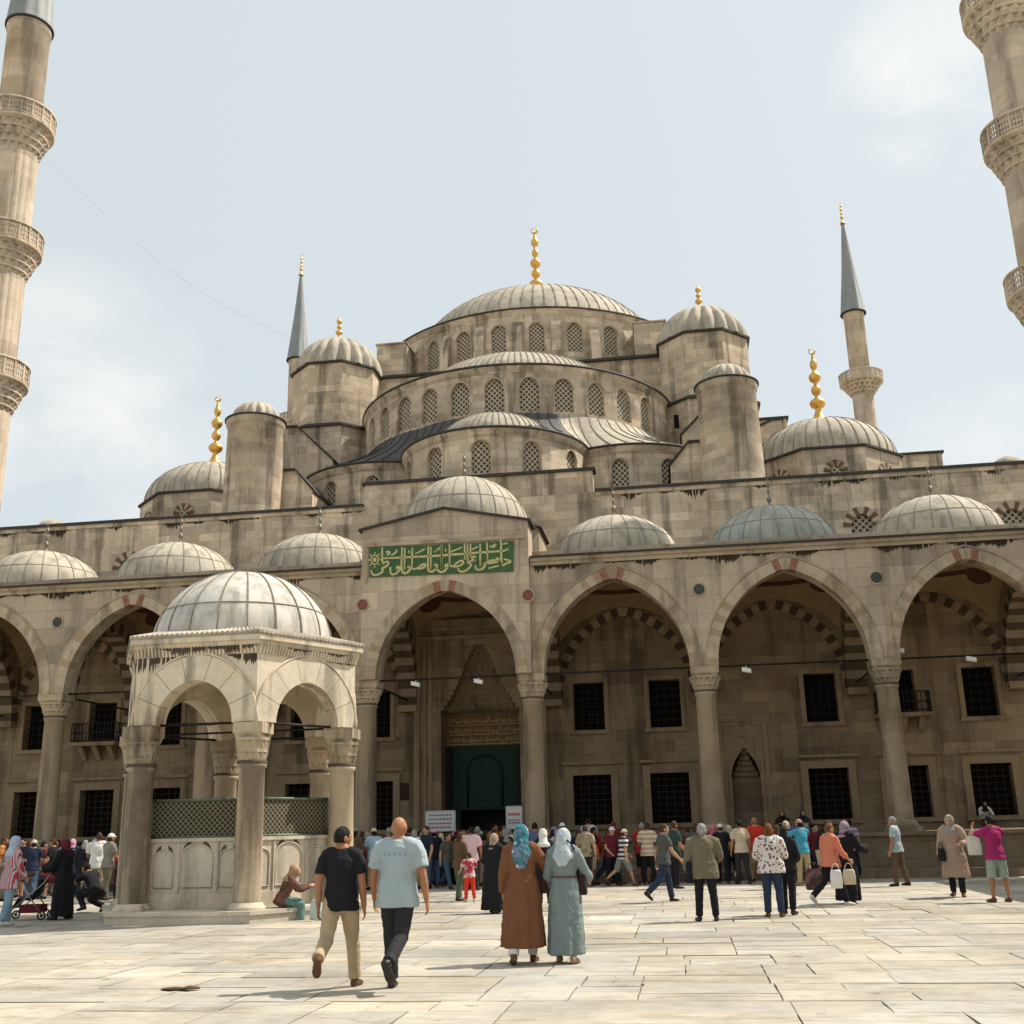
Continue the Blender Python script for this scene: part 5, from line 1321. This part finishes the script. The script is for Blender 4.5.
# ---- foreground and middle ground, each placed where its feet stand in the court
P_('near_black','dark haired man in black T-shirt and khaki trousers, head turned right',3.66,-23.62,6,S_(top=black,bottom=khaki,hair=HB,shoes=LBR))
P_('near_blue','bald man in pale blue polo shirt and black trousers walking away',4.30,-23.66,-4,S_(top=lblue,bottom=dark,shoes=LEATH))
P_('near_brown','woman in long rust brown coat and teal patterned headscarf, arm reaching to her companion',5.33,-21.45,4,S_(top=rust,bottom=white,scarf=teal,shoes=LBR,skin=SKIN2))
P_('near_grey','woman in long grey blue dress and silvery headscarf with a dark red belt',5.86,-21.45,-4,S_(top=slate,scarf=silver,shoes=LT,skin=SKIN2))
from mathutils.bvhtree import BVHTree
bo=[o for o in bpy.data.objects if str(o.get('label','')).startswith('bald man in pale')][0]; bf=proto('near_blue'); tm=bf.meshes['top']
bt=BVHTree.FromPolygons([v.co.copy() for v in tm.vertices],[tuple(p.vertices) for p in tm.polygons]); mb=MB(); r=random.Random(5); x=-.125
def onback(x,z):
    h=bt.ray_cast(Vector((x,-.6,z)),Vector((0,1,0)))[0]
    return Vector((x,h.y-.003,z)) if h else None
z0=bf.T(0,0,.40).z
while x<.115:
    w=r.uniform(.018,.034)
    q=[onback(x,z0-.018),onback(x+w,z0-.018),onback(x+w,z0+.018),onback(x,z0+.018)]
    if all(q): mb.face(q)
    x+=w+r.choice([.008,.008,.03])
part('print',mb,cloth((.29,.33,.43)),bo,local=True)
gd=[o for o in bpy.data.objects if str(o.get('label','')).startswith('woman in long grey blue')][0]; gf=proto('near_grey')
mb=MB(); mb.tube([gf.T(.163*cos(t),.133*sin(t),.165) for t in [2*pi*i/28 for i in range(28)]],[(.006,.019)]*28,6,ref=(0,0,1),closed=True)
part('belt',mb,cloth((.16,.02,.025)),gd,local=True)
P_('jacket','grey haired person in loose olive brown jacket and black trousers seen from behind',7.66,-15.53,8,S_(top=olive,bottom=black,cap=HG,hair=HG,shoes=LEATH),h=1.62)
P_('wjeans','auburn haired woman in white dotted blouse and blue jeans',8.83,-14.9,-6,S_(top=spot,bottom=jeans2,hair=HA,shoes=LBR,skin=SKIN2),h=1.60)
P_('wlong','person all in black close beside the woman in the dotted blouse',9.13,-14.35,-20,S_(top=black,bottom=black,hair=HB,shoes=LEATH),h=1.56)
P_('walk2','young man in dark grey T-shirt and jeans walking to the right',6.86,-10.5,-64,S_(top=dgrey,bottom=jeans2,hair=HBr,shoes=LEATH,skin=SKIN2),h=1.68)
P_('wwalk','auburn haired woman in salmon blouse carrying shopping bags',10.16,-12.3,-58,S_(top=orange,bottom=black,hair=HA,shoes=LW,skin=SKIN2),h=1.61)
P_('wblack','woman in black coat with pale purple headscarf behind the salmon blouse',10.52,-11.75,-44,S_(top=black,scarf=cloth((.30,.24,.30)),shoes=LEATH,skin=SKIN2),h=1.62)
P_('stand','grey haired man in light blue shirt and dark trousers standing sideways alone',12.58,-5.75,66,S_(top=lblue,bottom=brown,hair=HG,shoes=LEATH,skin=SKIN),h=1.70)
P_('wcoat','woman in beige trench coat and dark neck scarf with long black skirt',12.95,-10.2,160,S_(top=tan,bottom=black,scarf=cloth((.30,.27,.25)),shoes=LBR,skin=SKIN2),h=1.69)
P_('photo','man in magenta shirt and sage shorts raising a camera',13.36,-11.9,20,S_(top=magenta,bottom=sage,hair=HB,shoes=LBR,skin=SKIN),h=1.66)
P_('shorts','tall person in bright red polo shirt and tan shorts',9.35,-2.2,10,S_(top=red,bottom=khaki,hair=HBl,skin=SKIN2,shoes=LEATH),h=1.78)
P_('wabaya','woman in black robe with beige headscarf left of the rust brown coat',3.56,-13.0,-20,S_(top=black,scarf=cloth((.33,.25,.18)),shoes=LEATH,skin=SKIN2),h=1.53)
P_('whijab','woman in black with white headscarf and slim black trousers',4.42,-11.8,10,S_(top=black,bottom=black,scarf=white,shoes=LT,skin=SKIN2),h=1.60)
P_('child','small child in red and white top and red trousers',2.40,-9.45,30,S_(top=cloth((.62,.5,.48),'floral',(.4,.05,.07)),bottom=red,hair=HBr,skin=SKIN2,shoes=LW),h=1.10)
P_('stand2','man in pink striped shirt seen from behind in front of the door',1.52,-4.5,-6,S_(top=pinkstripe,bottom=dark,hair=HB,shoes=LEATH),h=1.70)
P_('stand','slim person in white T-shirt and white trousers seen from behind',-.28,-2.3,4,S_(top=white,bottom=white,hair=HB,shoes=LEATH,skin=SKIN2),h=1.62)
P_('wlong','woman with brown hair and green skirtlike trousers beside the child',2.10,-9.1,-40,S_(top=brown,bottom=cloth((.10,.13,.09)),hair=HBr,shoes=LEATH,skin=SKIN2),h=1.58)
P_('skirt','woman in dark red headscarf and long black clothes pushing the stroller',-5.42,-13.3,82,S_(top=black,scarf=maroon,shoes=LEATH,skin=SKIN2),h=1.62)
P_('whijab','person in pale blue hood, red striped sleeves and light jeans',-5.75,-14.7,-30,S_(top=cloth((.50,.52,.56),'finestripe',(.45,.06,.07)),bottom=ljeans,scarf=cloth((.42,.50,.62)),shoes=LW,skin=SKIN2),h=1.70)
P_('crouch','person in black crouching on the paving left of the fountain',-5.75,-11.3,70,S_(top=black,bottom=black,hair=HB,shoes=LEATH))
P_('sit','woman in brown patterned clothes and headscarf seated on the fountain plinth',-.42,-14.1,-66,S_(top=cloth((.16,.075,.055),'floral',(.09,.05,.035)),bottom=cloth((.12,.22,.20)),scarf=cloth((.38,.24,.15)),shoes=LEATH,skin=SKIN2),z=.225)
P_('cap','man in grey T-shirt with a white cap standing behind the stroller',-8.0,-6.6,-30,S_(top=cloth((.25,.23,.2)),bottom=olive,hair=HBr,cap=white,shoes=LEATH),h=1.74)
P_('stand','young man in white tank top with dark hair left of the fountain',-7.35,-5.2,-70,S_(top=white,bottom=dark,hair=HB,shoes=LEATH),h=1.64)
P_('lean','man in black vest and khaki shorts bending forward',10.9,-4.3,-60,S_(top=black,bottom=cream,hair=HBr,shoes=LT,skin=SKIN),h=1.74)
P_('walk','man in purple checked shirt and jeans beyond the light blue shirt',12.0,-1.9,-20,S_(top=cloth((.18,.10,.2),'stripe',(.35,.3,.38)),bottom=navy,hair=HB,shoes=LEATH),h=1.70)
P_('shortswalk','person in navy and white striped top and grey shorts striding right',5.62,-3.6,-62,S_(top=bw,bottom=grey,cap=cream,hair=HBr,skin=SKIN2,shoes=LBR),h=1.58)
P_('stand2','man in cream striped shirt and black trousers seen from behind',6.30,-3.1,-10,S_(top=cs,bottom=black,hair=HBr,skin=SKIN,shoes=LEATH),h=1.70)
P_('shorts','man in tan patterned shirt and black shorts with bare calves',4.62,-3.9,-8,S_(top=camo,bottom=black,hair=HBr,skin=SKIN2,shoes=LBR),h=1.68)
P_('walk','person in dark maroon shirt and navy trousers walking behind the striped top',5.20,-2.7,-50,S_(top=maroon,bottom=navy,hair=HBr,shoes=LBR),h=1.66)
P_('whijab','woman in pale flowered robe with purple headscarf near the central column',3.80,-3.4,12,S_(top=cloth((.46,.42,.40),'floral',(.36,.33,.34)),bottom=cloth((.3,.28,.27)),scarf=cloth((.24,.2,.34)),shoes=LEATH,skin=SKIN2),h=1.58)
P_('stand','man in slate blue polo shirt with dark hair near the central column',3.10,-3.0,0,S_(top=cloth((.09,.11,.22)),bottom=dark,hair=HB,shoes=LEATH),h=1.78)
P_('whijab','woman in pink headscarf and pale trousers by the platform step',8.15,-2.6,-30,S_(top=maroon,bottom=cloth((.42,.42,.44)),scarf=cloth((.62,.16,.24)),shoes=LEATH,skin=SKIN2),h=1.60)
P_('wlong','woman with tan scarf and dark trousers carrying a green bag',9.62,-6.3,-30,S_(top=cloth((.42,.32,.22)),bottom=black,hair=HBr,shoes=LEATH,skin=SKIN2),h=1.56)
P_('photo_t','man in turquoise T-shirt shading his face with both hands',10.35,-4.9,30,S_(top=cloth((.06,.32,.45)),bottom=khaki,hair=HB,cap=tan,shoes=LT,skin=SKIN2),h=1.68)
P_('stand2','man in dark green shirt facing the grey haired person in the jacket',7.05,-5.2,-60,S_(top=cloth((.03,.06,.05)),bottom=black,hair=HBr,shoes=LEATH),h=1.72)
P_('stand','person in red shirt standing left of the fountain column',-7.2,-1.9,10,S_(top=cloth((.32,.03,.03)),bottom=dark,hair=HB,shoes=LEATH),h=1.6)
P_('wjeans','person in dark jacket and jeans holding a phone behind the crouching figure',-6.5,-6.0,30,S_(top=dark,bottom=jeans,hair=HG,shoes=LEATH,skin=SKIN2),h=1.66)
P_('shorts','young man in patterned grey T-shirt behind the crouching figure',-6.95,-5.6,-40,S_(top=cloth((.2,.22,.24),'floral',(.1,.1,.12)),bottom=dark,hair=HBr,shoes=LEATH,skin=SKIN2),h=1.66)
P_('walk2','person in white shirt and black trousers passing behind the left fountain column',-5.55,-6.8,60,S_(top=white,bottom=black,hair=HB,shoes=LEATH),h=1.72)
P_('stand','person in yellow shirt at the far left edge',-9.2,-4.8,-30,S_(top=cloth((.62,.32,.04)),bottom=dark,hair=HB,shoes=LEATH),h=1.66)
P_('sit','person in black sitting on the platform edge nearer the mihrab niche',10.30,-.42,172,S_(top=black,bottom=black,scarf=black,shoes=LEATH),h=1.5,z=1.17)
P_('sit','person in black sitting on the platform edge nearer the lower window',10.85,-.42,186,S_(top=dark,bottom=black,scarf=dark,shoes=LEATH),h=1.5,z=1.17)
P_('sit','person in white top sitting on the window ledge at the right',17.6,5.75,180,S_(top=white,bottom=dark,scarf=HB,shoes=LEATH),z=1.38,h=1.5)
P_('stand','man in pale blue shirt standing on the platform above the crowd right of the door',4.5,-1.15,10,S_(top=lblue2,bottom=dark,hair=HB,shoes=LEATH),h=1.66,z=.23)
P_('stand','person in maroon shirt on the platform edge above the striped top',6.0,.9,170,S_(top=maroon,bottom=dark,hair=HB,shoes=LEATH),h=1.45,z=.9) if False else None
# ---- the crowd before the portal
random.seed(21); cr=random.Random(21)
TOPS=[('black',black),('white',white),('charcoal',dgrey),('red',cloth((.42,.03,.035))),('navy',navy),('cream',cream),('purple',purple),('olive',olive),('light blue',lblue2),('brown',brown),('pink',pink),('maroon',maroon),('ash',cloth((.42,.41,.39))),('orange',cloth((.5,.2,.06)))]
BOTS=[('black',black),('dark',dark),('blue jeans',jeans),('khaki',khaki),('navy',navy)]
SC=[('white',white),('beige',cream),('black',black),('maroon',maroon),('blue',lblue2),('pink',pink),('grey',grey)]
def place(x,y): return (x,y)
ZONES=[('before the green door',-1.7,1.9,-3.8,3.0,44),('left of the green door',-4.4,-1.8,-4.8,-1.85,24),('right of the portal column',2.2,4.8,-3.4,-1.85,10),('under the second arch',4.6,8.4,-3.2,-1.85,8),('by the step below the niche',8.6,11.8,-3.8,-1.85,9),('before the left windows',-12.6,-7.7,-6.4,-1.85,32)]
used=[]; seen=set()
for zone,x0,x1,y0,y1,n in ZONES:
    made=0; tries=0
    while made<n and tries<2500:
        tries+=1; x=cr.uniform(x0,x1); y=cr.uniform(y0,y1)
        if any((x-a)**2+(y-b)**2<.21 for a,b in used): continue
        if any(o.get('category')=='person' and (o.location.x-x)**2+(o.location.y-y)**2<.22 for o in bpy.data.objects): continue
        kind=cr.choice(['stand','stand2','walk','wlong','whijab','stand','wabaya','cap','shorts','wjeans','wcoat'])
        tn,tm=cr.choice(TOPS+[TOPS[0],TOPS[2],TOPS[4],TOPS[0],TOPS[9]]); bn,bmat=cr.choice(BOTS); sn,sm=cr.choice(SC)
        hn,hm=cr.choice([('black',HB),('brown',HBr),('black',HB),('grey',HG),('brown',HBr)])
        if kind in('whijab','wcoat'): lab=f'woman in {tn} {"coat" if kind=="wcoat" else "top"} and {sn} headscarf {zone}'
        elif kind=='wabaya': lab=f'woman in {tn} robe and {sn} headscarf {zone}'
        elif kind=='cap': lab=f'person in {tn} shirt and {sn} cap {zone}'
        else: lab=f'{hn} haired {"woman" if kind in("wlong","wjeans") else "man"} in {tn} shirt and {bn if "jeans" in bn else bn+" "+("shorts" if kind=="shorts" else "trousers")} {zone}'
        if lab in seen: continue
        seen.add(lab); used.append((x,y))
        P_(kind,lab,x,y,cr.gauss(0,30) if cr.random()<.8 else cr.uniform(90,270),S_(top=tm,bottom=bmat,scarf=sm,cap=sm,hair=hm,skin=cr.choice([SKIN,SKIN2,SKIN2,SKIN3]),shoes=cr.choice([LEATH,LBR,LEATH])),h=cr.uniform(1.56,1.80) if kind[0]!='w' else cr.uniform(1.50,1.66),group='visitors crowding before the arcade')
        made+=1
# ---- things people hold or push
def bag(name,label,cat,x,y,z,w,d,h,mat,strap=None,rz=0,strapr=.008,sag=.12):
    t=thing(name,label,cat,(x,y,z),math.radians(rz)); mb=MB()
    n=16; rows=[(0,.86),(.04,1.0),(.5,1.04),(.85,.92),(1.0,.80)]
    rings=[]
    for f,s_ in rows:
        rings.append([(w/2*s_*(abs(cos(2*pi*i/n))**.5)*(1 if cos(2*pi*i/n)>=0 else -1),d/2*s_*(abs(sin(2*pi*i/n))**.5)*(1 if sin(2*pi*i/n)>=0 else -1)*(1-.3*f),h*f) for i in range(n)])
    for A,Bq in zip(rings,rings[1:]):
        for i in range(n): mb.face([A[i],A[(i+1)%n],Bq[(i+1)%n],Bq[i]],[(0,0)]*4,smooth=True)
    mb.face(list(reversed(rings[0])),[(0,0)]*n); mb.face(rings[-1],[(0,0)]*n)
    part('bag_body',mb,mat,t,local=True)
    mb=MB()
    if strap: mb.tube([Vector(p) for p in strap],strapr,5)
    else: mb.tube([(w*.3*cos(pi*i/10),0,h*.98+sag*sin(pi*i/10)) for i in range(11)],strapr,5)
    part('strap' if strap else 'handle',mb,mat,t,local=True)
    return t
bag('shoulder_bag','small dark shoulder bag on long strap at the grey dressed woman\'s hip','bag',6.08,-21.40,.78,.10,.22,.24,cloth((.035,.02,.02)),strap=[(0,0,.24),(-.02,-.09,.40),(-.10,-.13,.58),(-.17,-.13,.66)],strapr=.010)
bag('shoulder_bag','thin dark strap and small bag worn across the rust brown coat','bag',5.58,-21.32,.80,.08,.2,.2,cloth((.06,.025,.015)),strap=[(0,0,.2),(-.02,-.12,.28),(-.10,-.185,.38),(-.22,-.18,.52),(-.32,-.13,.62)],strapr=.011)
bag('shoulder_bag','black bag hanging at the left side of the olive jacket','bag',7.40,-15.52,.62,.12,.3,.34,black,strap=[(0,0,.34),(.02,-.05,.5),(.05,-.03,.7),(.08,0,.76)],strapr=.014)
bag('shopping_bag','white plastic shopping bag in the salmon bloused woman\'s hand','bag',10.20,-12.62,.34,.22,.12,.34,white)
bag('shopping_bag','cream rounded shopping bag beside the white bag','bag',10.46,-12.52,.40,.24,.14,.28,cream)
bag('handbag','large dark patterned bag slung behind the salmon bloused woman','bag',9.82,-12.30,.30,.34,.16,.40,cloth((.06,.035,.035),'floral',(.18,.1,.09)))
bag('handbag','dark bag under the arm of the woman in the trench coat','bag',12.70,-10.24,.72,.14,.26,.26,black)
bag('shopping_bag','green plastic bag carried by the woman with the tan scarf','bag',9.86,-6.35,.42,.24,.14,.42,green)
bag('shoulder_bag','white cloth bag held up beside the man raising a camera','bag',13.00,-11.88,.88,.26,.14,.36,cloth((.6,.57,.5)))
bag('handbag','light green and white bag at the feet of the woman on the plinth','bag',.38,-14.42,.02,.22,.14,.36,cloth((.42,.55,.50)))
mb=MB(); mb.hexa([(-.06,-.035,-.03),(.06,-.035,-.03),(.06,.03,-.03),(-.06,.03,-.03),(-.06,-.035,.04),(.06,-.035,.04),(.06,.03,.04),(-.06,.03,.04)]); mb.tube([(0,.03,0),(0,.075,0)],.028,12)
cm=part('camera',mb,plain('camera_black',(.015,.015,.015),.4),loc=(13.27,-11.62,1.50)); tag(cm,'small black camera held up by the man in magenta','camera')
t=thing('stroller','red and black baby stroller pushed by the woman in the long black skirt','stroller',(-6.15,-13.2,0),math.radians(8))
mb=MB(); 
for sy in (-.22,.22):
    mb.tube([(.48,sy,1.0),(.30,sy,.72),(-.42,sy,.12)],.014,6); mb.tube([(.32,sy,.10),(-.02,sy,.52),(-.12,sy,.72)],.014,6)
mb.tube([(.48,-.22,1.0),(.52,-.2,1.03),(.52,.2,1.03),(.48,.22,1.0)],.016,6); mb.tube([(-.42,-.22,.12),(-.42,.22,.12)],.012,6); mb.tube([(.32,-.22,.1),(.32,.22,.1)],.012,6)
part('frame',mb,plain('stroller_metal',(.35,.35,.35),.35,.8),t,local=True)
for sx,sy in ((-.42,-.25),(-.42,.25),(.32,-.25),(.32,.25)):
    mb=MB(); mb.tube([(sx+.075*cos(2*pi*i/16),sy,.09+.075*sin(2*pi*i/16)) for i in range(16)],.018,6,ref=(0,1,0),closed=True)
    w=part('wheel',mb,LEATH,t,local=True); mb=MB(); mb.tube([(sx,sy-.02,.09),(sx,sy+.02,.09)],.03,8); part('hub',mb,M['iron'],w,local=True)
mb=MB(); mb.tube([(.20,0,.78),(.10,0,.50),(-.02,0,.42),(-.22,0,.42),(-.34,0,.24)],[(.19,.03),(.2,.04),(.2,.05),(.19,.04),(.18,.02)],14,ref=(0,1,0)); part('seat',mb,dark,t,local=True)
mb=MB()
for i in range(8):
    a0_,a1_=math.radians(20+14*i),math.radians(34+14*i); f=lambda a,y:(.10+.33*cos(a),y,.62+.30*sin(a))
    mb.face([f(a0_,-.22),f(a0_,.22),f(a1_,.22),f(a1_,-.22)],smooth=True)
part('canopy',mb,cloth((.42,.03,.025)),t,local=True)
mb=MB(); mb.box(-.18,.26,-.18,.18,.14,.30); part('basket',mb,maroon,t,local=True)
# notice boards
def board(label,x,y,w,z0,z1,lines):
    t=thing('notice_board',label,'notice board',(x,y,0)); mb=MB(); mb.box(x-w/2,x+w/2,y-.02,y+.02,z0,z1); b=part('board',mb,M['white'],t)
    mb=MB(); mb.box(x-w/2-.02,x+w/2+.02,y-.028,y+.028,z1,z1+.03); mb.box(x-w/2-.03,x-w/2,y-.028,y+.028,z0-.03,z1+.03); mb.box(x+w/2,x+w/2+.03,y-.028,y+.028,z0-.03,z1+.03); part('frame',mb,plain('board_frame',(.4,.4,.4),.5),t)
    mb=MB(); 
    for q in (-w*.38,w*.38): mb.tube([(x+q,y+.035,0),(x+q,y+.035,z0+.2)],.02,6)
    part('leg',mb,M['iron'],t)
    r=random.Random(4)
    for i,(f,mt) in enumerate(lines):
        mb=MB(); z=z0+(z1-z0)*f; xx=x-w*.40
        while xx<x+w*.38: 
            l=r.uniform(.03,.10); mb.box(xx,min(xx+l,x+w*.42),y-.024,y-.0201,z-.022,z+.022); xx+=l+.02
        part('text_line',mb,mt,b)
board('wide white notice board with dark and red lines of print in the crowd',.03,-1.55,.88,1.56,2.14,[(.82,M['boardline']),(.62,M['boardline']),(.40,M['boardred']),(.2,M['boardline'])])
board('narrow white notice board with a red mark at the right of the green door',2.30,-1.55,.44,1.58,2.22,[(.70,M['boardred']),(.64,M['boardred']),(.40,M['boardline']),(.28,M['boardline'])])
mb=MB(); mb.tube([(1.72,-23.66,.012),(1.84,-23.70,.020),(1.93,-23.64,.012),(2.02,-23.67,.026),(2.1,-23.6,.014)],[(.05,.010),(.085,.018),(.06,.014),(.075,.022),(.03,.012)],8,ref=(0,1,0))
tag(part('scrap',mb,plain('brown_scrap',(.13,.065,.04),.8,nz=.4)),'small brown crumpled scrap lying on the pale paving','scrap')
# ================================================================== belt of the grey dress is part of that woman
# ================================================================== LIGHT, SKY, CAMERA
AZ=math.radians(27); EL=math.radians(53.5)
to_sun=Vector((cos(AZ)*cos(EL),sin(AZ)*cos(EL),sin(EL)))
sl=bpy.data.lights.new('sun','SUN'); sl.energy=5.0; sl.angle=math.radians(.55); sl.color=(1,.93,.82)
so=bpy.data.objects.new('sun',sl); COL.objects.link(so); so.rotation_euler=(-to_sun).to_track_quat('-Z','Y').to_euler(); so.location=(40,30,60)
w=bpy.data.worlds.new('World'); scene.world=w; w.use_nodes=True; nt=w.node_tree
bg=nt.nodes['Background']; sky=nt.nodes.new('ShaderNodeTexSky'); sky.sky_type='NISHITA'; sky.sun_disc=False
sky.sun_elevation=EL; sky.sun_rotation=atan2(to_sun.x,to_sun.y); sky.air_density=1.0; sky.dust_density=4.5; sky.ozone_density=1.0; sky.altitude=50
tc=nt.nodes.new('ShaderNodeTexCoord')
# thin summer haze and a few soft clouds
mp=nt.nodes.new('ShaderNodeMapping'); mp.inputs['Scale'].default_value=(1,1,1.8); nt.links.new(tc.outputs['Generated'],mp.inputs[0])
n1=N(nt,'ShaderNodeTexNoise',Scale=4.2,Detail=7,Roughness=.55); nt.links.new(mp.outputs[0],n1.inputs['Vector'])
yw,pt,rl=math.radians(-8.17),math.radians(15.957),math.radians(1.351)
haze=mul(nt,sky.outputs[0],(8.7,9.5,9.6),.72,'MIX')
def near(dirv,c0,c1):
    v=nt.nodes.new('ShaderNodeVectorMath'); v.operation='DOT_PRODUCT'; nt.links.new(tc.outputs['Generated'],v.inputs[0]); v.inputs[1].default_value=dirv
    mr=N(nt,'ShaderNodeMapRange'); mr.inputs['From Min'].default_value=cos(math.radians(c0)); mr.inputs['From Max'].default_value=cos(math.radians(c1)); nt.links.new(v.outputs['Value'],mr.inputs['Value']); return mr.outputs[0]
col=haze
for az,el,c0,c1,lo,hi,amt in ((-32,19,9,3,.36,.58,.85),(16,34,5,1,.46,.60,.8),(17,18,6,2,.45,.65,.5)):
    e=math.radians(el); q=math.radians(az); m_=near((sin(q)*cos(e),cos(q)*cos(e),sin(e)),c0,c1)
    n_=ramp(nt,n1.outputs['Fac'],[(lo,0.),(hi,amt)]); ml=nt.nodes.new('ShaderNodeMath'); ml.operation='MULTIPLY'; nt.links.new(m_,ml.inputs[0]); nt.links.new(n_,ml.inputs[1])
    col=mul(nt,col,(10.1,10.05,9.8),ml.outputs[0],'MIX')
nt.links.new(col,bg.inputs['Color']); bg.inputs['Strength'].default_value=.087
cam=bpy.data.cameras.new('camera'); co=bpy.data.objects.new('camera',cam); COL.objects.link(co); scene.camera=co
cam.sensor_fit='HORIZONTAL'; cam.sensor_width=36; cam.lens=36*1108.33/1024; cam.clip_end=4000; cam.clip_start=.1
yw,pt,rl=math.radians(-8.17),math.radians(15.957),math.radians(1.351)
F=Vector((sin(yw)*cos(pt),cos(yw)*cos(pt),sin(pt))); Rr=Vector((cos(yw),-sin(yw),0)); U=Rr.cross(F)
R2=Rr*cos(rl)-U*sin(rl); U2=U*cos(rl)+Rr*sin(rl)
co.matrix_world=Matrix(((R2.x,U2.x,-F.x,7.375),(R2.y,U2.y,-F.y,-35.833),(R2.z,U2.z,-F.z,1.58),(0,0,0,1)))
vs=scene.view_settings; scene.display_settings.display_device='sRGB'; vs.view_transform='Standard'; vs.look='None'; vs.exposure=.2; vs.gamma=1; vs.use_curve_mapping=False
scene.cycles.max_bounces=8; scene.cycles.diffuse_bounces=4
